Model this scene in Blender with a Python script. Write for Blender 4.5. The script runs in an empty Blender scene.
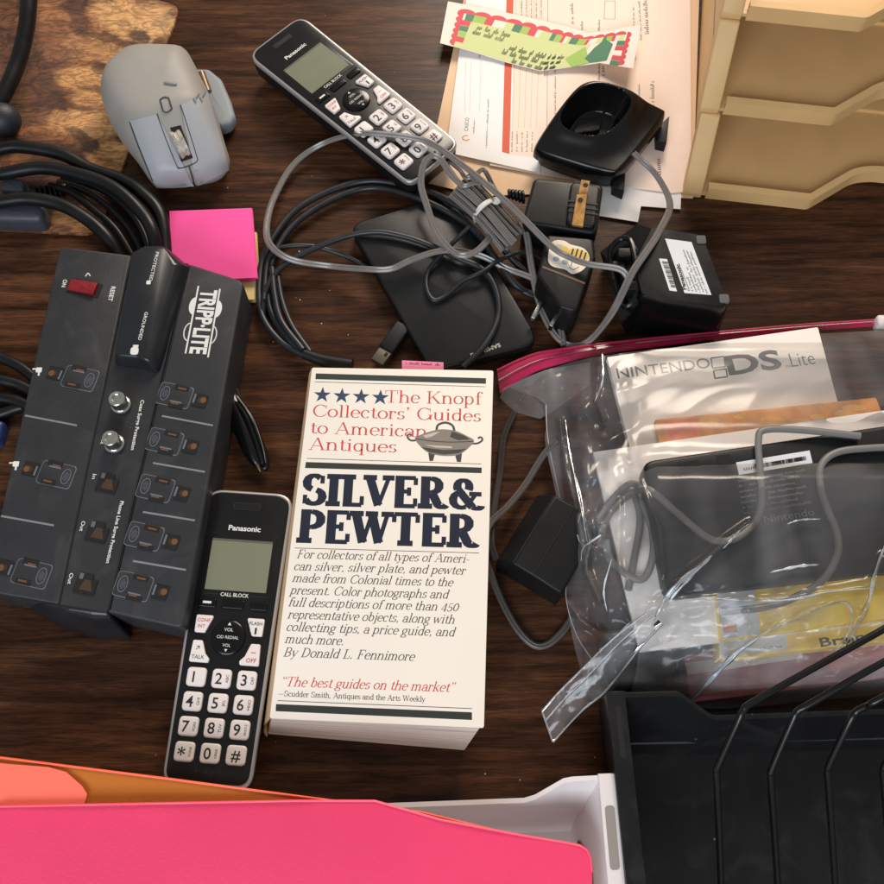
import bpy, bmesh, math, random
from mathutils import Vector, Matrix, noise
from mathutils.bvhtree import BVHTree
random.seed(4)
SC = bpy.context.scene
COL = SC.collection
R = math.radians
K = 0.001                                   # everything below is modelled in millimetres

# ---------------------------------------------------------------- camera, world, lamps, exposure
PITCH, FOC, CAM_H = R(22), 1000.0, 530.0    # tilt from straight down, focal length in photo pixels, height over the desk
cd = bpy.data.cameras.new('camera'); cam = bpy.data.objects.new('camera', cd); COL.objects.link(cam)
cd.sensor_width = 36; cd.sensor_height = 36; cd.lens = 36 * FOC / 884
cd.clip_start = 0.01; cd.clip_end = 50
cam.location = (0, 0, CAM_H * K); cam.rotation_euler = (PITCH, 0, 0)
SC.camera = cam
w = bpy.data.worlds.new('World'); SC.world = w; w.use_nodes = True
w.node_tree.nodes['Background'].inputs[0].default_value = (1.0, 0.97, 0.93, 1)
w.node_tree.nodes['Background'].inputs[1].default_value = 0.30
def lamp(name, loc, aim, size, sy, power, col):
    l = bpy.data.lights.new(name, 'AREA'); l.shape = 'RECTANGLE'; l.size = size; l.size_y = sy; l.energy = power; l.color = col
    o = bpy.data.objects.new(name, l); COL.objects.link(o); o.location = Vector(loc) * K
    o.rotation_euler = (Vector(aim) - Vector(loc)).to_track_quat('-Z', 'Y').to_euler()
lamp('ceiling_lamp', (330, 1720, 1080), (20, 260, 0), 0.7, 0.6, 33, (1.0, 0.86, 0.72))
lamp('window_light', (-330, -800, 820), (0, 200, 0), 0.9, 0.6, 13.5, (0.84, 0.92, 1.0))
vs = SC.view_settings; vs.view_transform = 'Standard'; vs.look = 'None'; vs.exposure = 0; vs.gamma = 1

def P(px, py, z=0.0):
    """point of the desk scene (mm) at height z that the photograph shows at pixel px, py (884 px frame)"""
    c, s = math.cos(PITCH), math.sin(PITCH)
    u, v = (px - 442) / FOC, (442 - py) / FOC
    d = Vector((u, s + v * c, -c + v * s))
    return Vector((0, 0, CAM_H)) + d * ((z - CAM_H) / d.z)

# ---------------------------------------------------------------- materials
def lin(c):
    return tuple(((x / 255) / 12.92 if x / 255 <= .04045 else ((x / 255 + .055) / 1.055) ** 2.4) for x in c) + (1,)
MC = {}
def mat(name, col, rough=.5, metal=0, bump=0, bscale=900, vary=0, vscale=60, spec=.5, coat=0):
    if name in MC: return MC[name]
    m = bpy.data.materials.new(name); m.use_nodes = True; nt = m.node_tree; b = nt.nodes['Principled BSDF']
    b.inputs['Base Color'].default_value = lin(col); b.inputs['Roughness'].default_value = rough
    b.inputs['Metallic'].default_value = metal; b.inputs['Specular IOR Level'].default_value = spec
    b.inputs['Coat Weight'].default_value = coat
    tc = nt.nodes.new('ShaderNodeTexCoord')
    if vary:
        n = nt.nodes.new('ShaderNodeTexNoise'); n.inputs['Scale'].default_value = vscale; n.inputs['Detail'].default_value = 5
        nt.links.new(tc.outputs['Object'], n.inputs['Vector'])
        r = nt.nodes.new('ShaderNodeValToRGB'); c0 = lin(col)
        r.color_ramp.elements[0].position = .3; r.color_ramp.elements[1].position = .7
        r.color_ramp.elements[0].color = tuple(x * (1 - vary) for x in c0[:3]) + (1,)
        r.color_ramp.elements[1].color = tuple(min(1, x * (1 + vary)) for x in c0[:3]) + (1,)
        nt.links.new(n.outputs['Fac'], r.inputs[0]); nt.links.new(r.outputs[0], b.inputs['Base Color'])
        mr = nt.nodes.new('ShaderNodeMapRange'); mr.inputs[3].default_value = max(.02, rough - .1); mr.inputs[4].default_value = min(1, rough + .12)
        nt.links.new(n.outputs['Fac'], mr.inputs[0]); nt.links.new(mr.outputs[0], b.inputs['Roughness'])
    if bump:
        n = nt.nodes.new('ShaderNodeTexNoise'); n.inputs['Scale'].default_value = bscale; n.inputs['Detail'].default_value = 3
        nt.links.new(tc.outputs['Object'], n.inputs['Vector'])
        bp = nt.nodes.new('ShaderNodeBump'); bp.inputs['Strength'].default_value = bump; bp.inputs['Distance'].default_value = .0006
        nt.links.new(n.outputs['Fac'], bp.inputs['Height']); nt.links.new(bp.outputs[0], b.inputs['Normal'])
    MC[name] = m
    return m

def dusty(m, amount=.5):
    """pale dust specks settled on a plastic"""
    nt = m.node_tree; L = nt.links.new; b = nt.nodes['Principled BSDF']; s_ = b.inputs['Base Color']
    tc = nt.nodes.new('ShaderNodeTexCoord'); vo = nt.nodes.new('ShaderNodeTexVoronoi'); vo.inputs['Scale'].default_value = 130; L(tc.outputs['Object'], vo.inputs['Vector'])
    sz = nt.nodes.new('ShaderNodeSeparateColor'); L(vo.outputs['Color'], sz.inputs[0])
    lim = nt.nodes.new('ShaderNodeMapRange'); lim.inputs[1].default_value = .72; lim.inputs[2].default_value = 1; lim.inputs[3].default_value = 0; lim.inputs[4].default_value = .085; L(sz.outputs[0], lim.inputs[0])
    lt = nt.nodes.new('ShaderNodeMath'); lt.operation = 'LESS_THAN'; L(vo.outputs['Distance'], lt.inputs[0]); L(lim.outputs[0], lt.inputs[1])
    sm = nt.nodes.new('ShaderNodeTexNoise'); sm.inputs['Scale'].default_value = 38; sm.inputs['Detail'].default_value = 6; sm.inputs['Distortion'].default_value = 1.5; L(tc.outputs['Object'], sm.inputs['Vector'])
    s2 = nt.nodes.new('ShaderNodeMapRange'); s2.inputs[1].default_value = .52; s2.inputs[2].default_value = .8; s2.inputs[3].default_value = 0; s2.inputs[4].default_value = .16 * amount; L(sm.outputs['Fac'], s2.inputs[0])
    mu = nt.nodes.new('ShaderNodeMath'); mu.operation = 'MULTIPLY_ADD'; L(lt.outputs[0], mu.inputs[0]); mu.inputs[1].default_value = amount; L(s2.outputs[0], mu.inputs[2])
    mx = nt.nodes.new('ShaderNodeMix'); mx.data_type = 'RGBA'; L(mu.outputs[0], mx.inputs[0]); mx.inputs[7].default_value = lin((150, 145, 138))
    if s_.is_linked: L(s_.links[0].from_socket, mx.inputs[6])
    else: mx.inputs[6].default_value = s_.default_value
    L(mx.outputs[2], s_); return m
def ramp(nt, stops):
    r = nt.nodes.new('ShaderNodeValToRGB'); e = r.color_ramp.elements
    while len(e) < len(stops): e.new(.5)
    for x, (p_, c_) in zip(e, stops): x.position = p_; x.color = lin(c_)
    return r
def wood_mat():
    m = bpy.data.materials.new('walnut_veneer'); m.use_nodes = True; nt = m.node_tree; L = nt.links.new; b = nt.nodes['Principled BSDF']
    tc = nt.nodes.new('ShaderNodeTexCoord')
    def nz(sx, sy, det, dist, rot=-1.5):
        mp = nt.nodes.new('ShaderNodeMapping'); mp.inputs['Scale'].default_value = (sx, sy, 1); mp.inputs['Rotation'].default_value = (0, 0, R(rot))
        L(tc.outputs['Object'], mp.inputs[0]); n = nt.nodes.new('ShaderNodeTexNoise')
        n.inputs['Scale'].default_value = 1; n.inputs['Detail'].default_value = det; n.inputs['Distortion'].default_value = dist
        L(mp.outputs[0], n.inputs['Vector']); return n
    big, mid, fib, pat = nz(6.5, 64, 5, 1.5), nz(22, 260, 4, .8), nz(110, 1300, 3, .3), nz(5, 9, 2, .3)
    r1 = ramp(nt, [(.30, (60, 40, 29)), (.44, (84, 58, 42)), (.60, (101, 72, 53)), (.76, (120, 88, 66))]); L(big.outputs['Fac'], r1.inputs[0])
    r2 = ramp(nt, [(.30, (140, 134, 128)), (.62, (255, 252, 248))]); L(mid.outputs['Fac'], r2.inputs[0])
    r3 = ramp(nt, [(.33, (170, 165, 160)), (.6, (255, 255, 255))]); L(fib.outputs['Fac'], r3.inputs[0])
    r4 = ramp(nt, [(.35, (215, 205, 200)), (.65, (255, 236, 222))]); L(pat.outputs['Fac'], r4.inputs[0])
    cur = r1.outputs[0]
    for rr, f in ((r2, .85), (r3, .75), (r4, 1)):
        mx = nt.nodes.new('ShaderNodeMix'); mx.data_type = 'RGBA'; mx.blend_type = 'MULTIPLY'; mx.inputs[0].default_value = f
        L(cur, mx.inputs[6]); L(rr.outputs[0], mx.inputs[7]); cur = mx.outputs[2]
    L(cur, b.inputs['Base Color'])
    mr = nt.nodes.new('ShaderNodeMapRange'); mr.inputs[3].default_value = .42; mr.inputs[4].default_value = .28
    L(mid.outputs['Fac'], mr.inputs[0]); L(mr.outputs[0], b.inputs['Roughness'])
    bp = nt.nodes.new('ShaderNodeBump'); bp.inputs['Strength'].default_value = .18; bp.inputs['Distance'].default_value = .0004
    L(fib.outputs['Fac'], bp.inputs['Height']); L(bp.outputs[0], b.inputs['Normal']); b.inputs['Specular IOR Level'].default_value = .13
    return m
def fur_mat():
    m = bpy.data.materials.new('fur_print'); m.use_nodes = True; nt = m.node_tree; L = nt.links.new; b = nt.nodes['Principled BSDF']
    tc = nt.nodes.new('ShaderNodeTexCoord')
    def nz(sx, sy, det, dist, rot):
        mp = nt.nodes.new('ShaderNodeMapping'); mp.inputs['Scale'].default_value = (sx, sy, 1); mp.inputs['Rotation'].default_value = (0, 0, R(rot))
        L(tc.outputs['Object'], mp.inputs[0]); n = nt.nodes.new('ShaderNodeTexNoise')
        n.inputs['Scale'].default_value = 1; n.inputs['Detail'].default_value = det; n.inputs['Distortion'].default_value = dist
        L(mp.outputs[0], n.inputs['Vector']); return n
    a, h, l = nz(22, 48, 3, .8, 20), nz(110, 420, 4, 1.6, 35), nz(13, 34, 2, .6, -12)
    r1 = ramp(nt, [(.30, (44, 30, 24)), (.42, (104, 70, 48)), (.54, (150, 104, 68)), (.72, (178, 130, 86))]); L(a.outputs['Fac'], r1.inputs[0])
    r2 = ramp(nt, [(.28, (140, 120, 105)), (.6, (255, 250, 245))]); L(h.outputs['Fac'], r2.inputs[0])
    r3 = ramp(nt, [(.36, (150, 112, 98)), (.5, (255, 240, 225))]); L(l.outputs['Fac'], r3.inputs[0])
    vn = nz(26, 58, 5, 2.6, 28); r5 = ramp(nt, [(.44, (255, 250, 245)), (.485, (120, 84, 66)), (.515, (96, 66, 52)), (.56, (255, 250, 245))]); L(vn.outputs['Fac'], r5.inputs[0])
    cur = r1.outputs[0]
    for rr, f in ((r2, .8), (r3, .7), (r5, .55)):
        mx = nt.nodes.new('ShaderNodeMix'); mx.data_type = 'RGBA'; mx.blend_type = 'MULTIPLY'; mx.inputs[0].default_value = f
        L(cur, mx.inputs[6]); L(rr.outputs[0], mx.inputs[7]); cur = mx.outputs[2]
    # the printed paws: soft-edged ellipses, light toes and dark gaps between them
    hv = nt.nodes.new('ShaderNodeMix'); hv.data_type = 'RGBA'; hv.blend_type = 'MULTIPLY'; hv.inputs[0].default_value = .6; L(r2.outputs[0], hv.inputs[6]); L(r5.outputs[0], hv.inputs[7])
    c0 = P(60, 110, 0); wob = nz(60, 70, 3, .5, 0)
    vm = nt.nodes.new('ShaderNodeVectorMath'); vm.operation = 'MULTIPLY_ADD'; L(wob.outputs['Color'], vm.inputs[0]); vm.inputs[1].default_value = (.016, .016, 0); L(tc.outputs['Object'], vm.inputs[2])
    for px, py, rx, ry, an, col_, f in ((28, 70, 45, 60, 10, (96, 66, 52), .55), (135, 22, 48, 20, -18, (226, 178, 120), .9), (158, 28, 14, 18, -30, (224, 184, 134), .6), (100, 50, 40, 13, -12, (200, 150, 98), .7), (96, 84, 40, 15, -14, (218, 166, 108), .9), (100, 108, 34, 12, -16, (212, 160, 104), .85), (86, 126, 40, 14, -8, (220, 168, 112), .88), (112, 160, 26, 20, -30, (214, 162, 104), .85), (60, 40, 22, 30, 20, (176, 124, 88), .5), (62, 218, 50, 12, -5, (200, 150, 92), .6),
                                        (140, 37, 13, 6, -15, (46, 30, 24), .8), (104, 70, 13, 6, -20, (60, 40, 30), .6), (56, 102, 10, 7, 0, (70, 46, 36), .5), (84, 142, 26, 6, -38, (58, 38, 32), .7), (92, 150, 8, 8, 0, (52, 34, 28), .75), (76, 22, 9, 22, 25, (84, 56, 44), .6), (104, 95, 28, 4, -14, (84, 54, 38), .75), (110, 40, 30, 4, -14, (92, 60, 42), .7), (30, 5, 10, 26, 0, (48, 34, 32), .8), (66, 108, 40, 4, -12, (90, 58, 42), .6)):
        q_ = (P(px, py, 0) - c0) * K; sx = (P(px + rx, py) - P(px, py)).length * K; sy = (P(px, py + ry) - P(px, py)).length * K
        mp = nt.nodes.new('ShaderNodeMapping'); mp.vector_type = 'TEXTURE'; mp.inputs['Location'].default_value = (q_.x + .008, q_.y + .008, 0); mp.inputs['Rotation'].default_value = (0, 0, R(an)); mp.inputs['Scale'].default_value = (sx, sy, 1000)
        L(vm.outputs[0], mp.inputs[0]); ln = nt.nodes.new('ShaderNodeVectorMath'); ln.operation = 'LENGTH'; L(mp.outputs[0], ln.inputs[0])
        mr = nt.nodes.new('ShaderNodeMapRange'); mr.interpolation_type = 'SMOOTHSTEP'; mr.inputs[1].default_value = 1.15; mr.inputs[2].default_value = .72; mr.inputs[3].default_value = 0; mr.inputs[4].default_value = f; L(ln.outputs['Value'], mr.inputs[0])
        tint = nt.nodes.new('ShaderNodeMix'); tint.data_type = 'RGBA'; tint.blend_type = 'MULTIPLY'; tint.inputs[0].default_value = .8; tint.inputs[6].default_value = lin(col_); L(hv.outputs[2], tint.inputs[7])
        mx = nt.nodes.new('ShaderNodeMix'); mx.data_type = 'RGBA'; L(mr.outputs[0], mx.inputs[0]); L(cur, mx.inputs[6]); L(tint.outputs[2], mx.inputs[7]); cur = mx.outputs[2]
    L(cur, b.inputs['Base Color']); b.inputs['Roughness'].default_value = .75
    return m
def film_mat(name, haze, tint=(235, 235, 240), gloss=.5):
    m = bpy.data.materials.new(name); m.use_nodes = True; nt = m.node_tree; L = nt.links.new
    nt.nodes.remove(nt.nodes['Principled BSDF']); out = nt.nodes['Material Output']
    tr = nt.nodes.new('ShaderNodeBsdfTransparent'); df = nt.nodes.new('ShaderNodeBsdfDiffuse'); gl = nt.nodes.new('ShaderNodeBsdfGlossy')
    df.inputs[0].default_value = lin(tint); gl.inputs['Roughness'].default_value = .19
    tc = nt.nodes.new('ShaderNodeTexCoord')
    mp = nt.nodes.new('ShaderNodeMapping'); mp.inputs['Rotation'].default_value = (0, 0, R(35)); mp.inputs['Scale'].default_value = (1, .35, 1); L(tc.outputs['Object'], mp.inputs[0])
    n = nt.nodes.new('ShaderNodeTexNoise'); n.inputs['Scale'].default_value = 24; n.inputs['Detail'].default_value = 2; n.inputs['Distortion'].default_value = .8; L(mp.outputs[0], n.inputs['Vector'])
    bp = nt.nodes.new('ShaderNodeBump'); bp.inputs['Strength'].default_value = .12; bp.inputs['Distance'].default_value = .004; L(n.outputs['Fac'], bp.inputs['Height'])
    L(bp.outputs[0], gl.inputs['Normal'])
    m1 = nt.nodes.new('ShaderNodeMixShader'); hz = nt.nodes.new('ShaderNodeMapRange'); hz.inputs[1].default_value = .35; hz.inputs[2].default_value = .75; hz.inputs[3].default_value = haze * .55; hz.inputs[4].default_value = haze * 2.2; L(n.outputs['Fac'], hz.inputs[0]); L(hz.outputs[0], m1.inputs[0]); L(tr.outputs[0], m1.inputs[1]); L(df.outputs[0], m1.inputs[2])
    fr = nt.nodes.new('ShaderNodeFresnel'); fr.inputs[0].default_value = 1.45; L(bp.outputs[0], fr.inputs['Normal'])
    mu = nt.nodes.new('ShaderNodeMath'); mu.operation = 'MULTIPLY'; mu.inputs[1].default_value = gloss * 2; L(fr.outputs[0], mu.inputs[0])
    m2 = nt.nodes.new('ShaderNodeMixShader'); L(mu.outputs[0], m2.inputs[0]); L(m1.outputs[0], m2.inputs[1]); L(gl.outputs[0], m2.inputs[2])
    L(m2.outputs[0], out.inputs[0]); return m

WOOD, FUR = wood_mat(), fur_mat()
FILM = film_mat('bag_film', .07, gloss=.4); FILM2 = film_mat('bag_film_heavy', .085, gloss=.8)
STRIP = dusty(mat('charcoal_plastic', (44, 45, 48), .45, spec=.32, bump=.25, bscale=2500, vary=.12, vscale=45), .45)
STRIPD = mat('charcoal_gloss', (32, 34, 38), .28, spec=.4, vary=.10)
LINEG = mat('light_grey_ink', (118, 120, 124), .6)
INKW = mat('white_ink', (215, 214, 210), .6)
BLACK = mat('black_gloss_plastic', (12, 12, 13), .2, vary=.15, vscale=50, spec=.35)
BLACKM = mat('black_matt_plastic', (22, 22, 23), .42, spec=.25, bump=.15, bscale=2200, vary=.12, vscale=60)
DARK = mat('dark_hole', (8, 8, 8), .8)
BRASS = mat('brass', (226, 172, 104), .42, metal=.75, vary=.2, vscale=300)
STEEL = mat('steel', (205, 205, 200), .22, metal=1, vary=.1, vscale=200)
RUBBER = mat('black_rubber', (15, 16, 18), .38, spec=.3, vary=.2, vscale=120)
SILVER = mat('silver_plastic', (176, 174, 172), .32, metal=.55)

# ---------------------------------------------------------------- mesh helpers
def area(p): return .5 * sum(p[i - 1][0] * p[i][1] - p[i][0] * p[i - 1][1] for i in range(len(p)))
def ccw(p):
    p = [(q[0], q[1]) for q in p]
    return p if area(p) > 0 else p[::-1]
def rnd(p, r, n=5):
    """polygon with rounded corners; r a number or one per corner"""
    out = []; N = len(p)
    for i in range(N):
        a, b, c = Vector(p[i - 1][:2]), Vector(p[i][:2]), Vector(p[(i + 1) % N][:2])
        ri = r[i] if isinstance(r, (list, tuple)) else r
        u, v = (a - b), (c - b); lu, lv = u.length, v.length
        if ri <= 0 or lu < 1e-6 or lv < 1e-6: out.append(tuple(b)); continue
        u /= lu; v /= lv
        ang = math.acos(max(-1, min(1, u.dot(v))))
        d = min(ri / max(math.tan(ang / 2), 1e-3), lu * .49, lv * .49)
        for k in range(n + 1):
            t = k / n; s = (1 - t) ** 2; m_ = 2 * t * (1 - t); e = t * t
            q = (b + u * d) * s + b * m_ + (b + v * d) * e
            out.append((q.x, q.y))
    return out
def inset(p, d):
    N = len(p); out = []
    for i in range(N):
        a, b, c = Vector(p[i - 1]), Vector(p[i]), Vector(p[(i + 1) % N])
        e1, e2 = (b - a), (c - b)
        if e1.length < 1e-9: e1 = e2
        if e2.length < 1e-9: e2 = e1
        n1, n2 = Vector((-e1.y, e1.x)).normalized(), Vector((-e2.y, e2.x)).normalized()
        m_ = n1 + n2
        if m_.length < 1e-6: m_ = n1
        m_.normalize(); k = 1 / max(.45, m_.dot(n1))
        out.append(tuple(b + m_ * d * k))
    return out
def rect(cx, cy, w_, h, r=0, n=5):
    p = [(cx - w_ / 2, cy - h / 2), (cx + w_ / 2, cy - h / 2), (cx + w_ / 2, cy + h / 2), (cx - w_ / 2, cy + h / 2)]
    return rnd(p, r, n) if r else p
def ell(cx, cy, a, b, n=28, a0=0): return [(cx + a * math.cos(a0 + 2 * math.pi * k / n), cy + b * math.sin(a0 + 2 * math.pi * k / n)) for k in range(n)]
def star(cx, cy, r, rot=0):
    return [(cx + (r if k % 2 == 0 else r * .39) * math.sin(rot + k * math.pi / 5), cy + (r if k % 2 == 0 else r * .39) * math.cos(rot + k * math.pi / 5)) for k in range(10)]
def cat(pts, n=8, closed=False):
    pts = [Vector(p) for p in pts]; N = len(pts); out = []
    for i in range(N if closed else N - 1):
        p1, p2 = pts[i], pts[(i + 1) % N]
        p0 = pts[i - 1] if (closed or i > 0) else p1 * 2 - p2
        p3 = pts[(i + 2) % N] if (closed or i + 2 < N) else p2 * 2 - p1
        for k in range(n):
            t = k / n
            out.append(.5 * ((2 * p1) + (p2 - p0) * t + (2 * p0 - 5 * p1 + 4 * p2 - p3) * t * t + (3 * p1 - p0 - 3 * p2 + p3) * t ** 3))
    if not closed: out.append(pts[-1])
    return out

class G:
    def __init__(s): s.v = []; s.f = []; s.m = []; s.mi = 0
    def add(s, v, f):
        o = len(s.v); s.v += [tuple(x) for x in v]; s.f += [tuple(i + o for i in q) for q in f]; s.m += [s.mi] * len(f); return s
    def poly(s, pts, z=None):
        if z is not None: pts = [(p[0], p[1], z) for p in ccw(pts)]
        return s.add(pts, [tuple(range(len(pts)))])
    def slab(s, p, z0, z1, bt=0, bb=0, n=3, fn=None):
        p = ccw(p); rings = []
        if bb:
            for k in range(n): a = math.pi / 2 * k / n; rings.append((inset(p, bb * (1 - math.sin(a))), z0 + bb * (1 - math.cos(a))))
        rings.append((p, z0 + bb))
        rings.append((p, z1 - bt))
        if bt:
            for k in range(1, n + 1): a = math.pi / 2 * k / n; rings.append((inset(p, bt * (1 - math.cos(a))), z1 - bt + bt * math.sin(a)))
        N = len(p); v = []; f = []
        for q, z in rings: v += [(x, y, z) if fn is None else fn(x, y, z) for x, y in q]
        for r_ in range(len(rings) - 1):
            for i in range(N): f.append((r_ * N + i, r_ * N + (i + 1) % N, (r_ + 1) * N + (i + 1) % N, (r_ + 1) * N + i))
        f.append(tuple(range(N))[::-1]); f.append(tuple((len(rings) - 1) * N + i for i in range(N)))
        return s.add(v, f)
    def loft(s, rings, cap=True):
        N = len(rings[0]); v = [q for r_ in rings for q in r_]; f = []
        for r_ in range(len(rings) - 1):
            for i in range(N): f.append((r_ * N + i, r_ * N + (i + 1) % N, (r_ + 1) * N + (i + 1) % N, (r_ + 1) * N + i))
        if cap: f.append(tuple(range(N))[::-1]); f.append(tuple((len(rings) - 1) * N + i for i in range(N)))
        return s.add(v, f)
    def prism(s, lo, hi): return s.loft([[tuple(q) for q in lo], [tuple(q) for q in hi]])
    def box(s, x0, x1, y0, y1, z0, z1, b=0): return s.slab([(x0, y0), (x1, y0), (x1, y1), (x0, y1)], z0, z1, b)
    def grid(s, pts):
        n, m_ = len(pts), len(pts[0]); v = [q for r_ in pts for q in r_]
        return s.add(v, [(i * m_ + j, i * m_ + j + 1, (i + 1) * m_ + j + 1, (i + 1) * m_ + j) for i in range(n - 1) for j in range(m_ - 1)])
    def tube(s, pts, r, n=10, sub=8, closed=False, flat=None, taper=None):
        c = cat(pts, sub, closed) if sub else [Vector(p) for p in pts]
        N = len(c); rings = []
        up = None
        for i in range(N):
            t = (c[(i + 1) % N] - c[i - 1]) if closed else (c[min(i + 1, N - 1)] - c[max(i - 1, 0)])
            if t.length < 1e-9: t = Vector((1, 0, 0))
            t.normalize()
            if up is None:
                side = t.cross(Vector((0, 0, 1)))
                if side.length < .05: side = t.cross(Vector((0, 1, 0)))
                side.normalize()
            else:
                side = up - t * up.dot(t); side.normalize()
            if flat:
                s2 = t.cross(Vector((0, 0, 1)))
                if s2.length > .2: side = s2.normalized() if s2.dot(side) > 0 else -s2.normalized()
            up = side; nn = side.cross(t)
            rr = r if taper is None else r * taper(i / (N - 1))
            ring = []
            if flat:
                h = flat
                for k in range(2 * n):
                    a = 2 * math.pi * k / (2 * n); ca, sa = math.cos(a), math.sin(a)
                    wv = rr * ca; hv = h * (.42 + .75 * math.sin(math.pi * min(1, abs(ca))) ** .8) * sa
                    ring.append(c[i] + side * wv + nn * hv)
            else:
                for k in range(n):
                    a = 2 * math.pi * k / n; ring.append(c[i] + side * (rr * math.cos(a)) + nn * (rr * math.sin(a)))
            rings.append(ring)
        if closed: rings.append(rings[0])
        return s.loft(rings, not closed)
    def lathe(s, prof, o=(0, 0, 0), ax=(0, 0, 1), n=24):
        ax = Vector(ax).normalized(); u = ax.cross(Vector((0, 1, 0)) if abs(ax.y) < .9 else Vector((1, 0, 0))).normalized(); w_ = ax.cross(u); o = Vector(o)
        return s.loft([[o + ax * z + (u * math.cos(2 * math.pi * k / n) + w_ * math.sin(2 * math.pi * k / n)) * max(r, .001) for k in range(n)] for r, z in prof])
    def blob(s, c, rx, ry, rz, n=20, m_=12, rot=0):
        ca, sa = math.cos(rot), math.sin(rot); rings = []
        for i in range(m_ + 1):
            a = -math.pi / 2 + math.pi * i / m_; q = max(math.cos(a), .002); ring = []
            for k in range(n):
                b = 2 * math.pi * k / n; x, y = rx * q * math.cos(b), ry * q * math.sin(b)
                ring.append((c[0] + x * ca - y * sa, c[1] + x * sa + y * ca, c[2] + rz * math.sin(a)))
            rings.append(ring)
        return s.loft(rings)
    def line(s, a, b, wd, z):
        a, b = Vector(a[:2]), Vector(b[:2]); d = (b - a).normalized(); n_ = Vector((-d.y, d.x)) * wd / 2
        return s.poly([a - n_, b - n_, b + n_, a + n_], z)

def link(o): COL.objects.link(o); return o
def mesh(name, g, mats, o=(0, 0, 0), sharp=38, weld=False):
    me = bpy.data.meshes.new(name); o = Vector(o)
    me.from_pydata([tuple((Vector(v) - o) * K) for v in g.v], [], g.f)
    for m_ in (mats if isinstance(mats, (list, tuple)) else [mats]): me.materials.append(m_)
    me.polygons.foreach_set('material_index', g.m); me.shade_smooth()
    try: me.set_sharp_from_angle(angle=R(sharp))
    except Exception: pass
    if weld:
        bm = bmesh.new(); bm.from_mesh(me); bmesh.ops.remove_doubles(bm, verts=bm.verts, dist=1e-5); bmesh.ops.recalc_face_normals(bm, faces=bm.faces); bm.to_mesh(me); bm.free()
    me.update(); return me
def tag(o, label, category, group=None):
    o['label'] = label; o['category'] = category
    if group: o['group'] = group
    return o
class Thing:
    """Empty at the base of a thing; its parts are modelled in its own millimetres"""
    def __init__(s, name, label, category, o, ang=0, group=None):
        s.o = Vector(o); s.a = ang; s.e = link(bpy.data.objects.new(name, None)); s.e.location = s.o * K; s.e.rotation_euler = (0, 0, ang)
        s.e.empty_display_size = .02
        tag(s.e, label, category, group); s.inv = Matrix.Rotation(-ang, 3, 'Z')
    def p(s, px, py, z=0): return s.inv @ (P(px, py, z) - s.o)
    def q(s, *pp, z): return [tuple(s.p(x, y, z)[:2]) for x, y in pp]
    def add(s, name, g, mats, parent=None, label=None, sharp=38, weld=False):
        o = link(bpy.data.objects.new(name, mesh(name, g, mats, sharp=sharp, weld=weld))); o.parent = parent or s.e
        if label: o['label'] = label
        return o
    def cast(s, bvh, px, py, lift=0):
        c = s.inv @ (Vector((0, 0, CAM_H)) - s.o); d = (s.p(px, py, 0) - c).normalized()
        h = bvh.ray_cast(c, d)
        return None if h[0] is None else h[0] + h[1].normalized() * (lift if h[1].dot(d) < 0 else -lift)
def single(name, label, category, g, mats, o, group=None, sharp=38):
    ob = link(bpy.data.objects.new(name, mesh(name, g, mats, o, sharp))); ob.location = Vector(o) * K
    return tag(ob, label, category, group)
def structure(name, g, mats):
    ob = link(bpy.data.objects.new(name, mesh(name, g, mats))); ob['kind'] = 'structure'; return ob
def copy_tree(o, parent=None):
    c = o.copy(); COL.objects.link(c)
    if parent: c.parent = parent
    for ch in list(o.children): copy_tree(ch, c)
    return c

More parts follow.
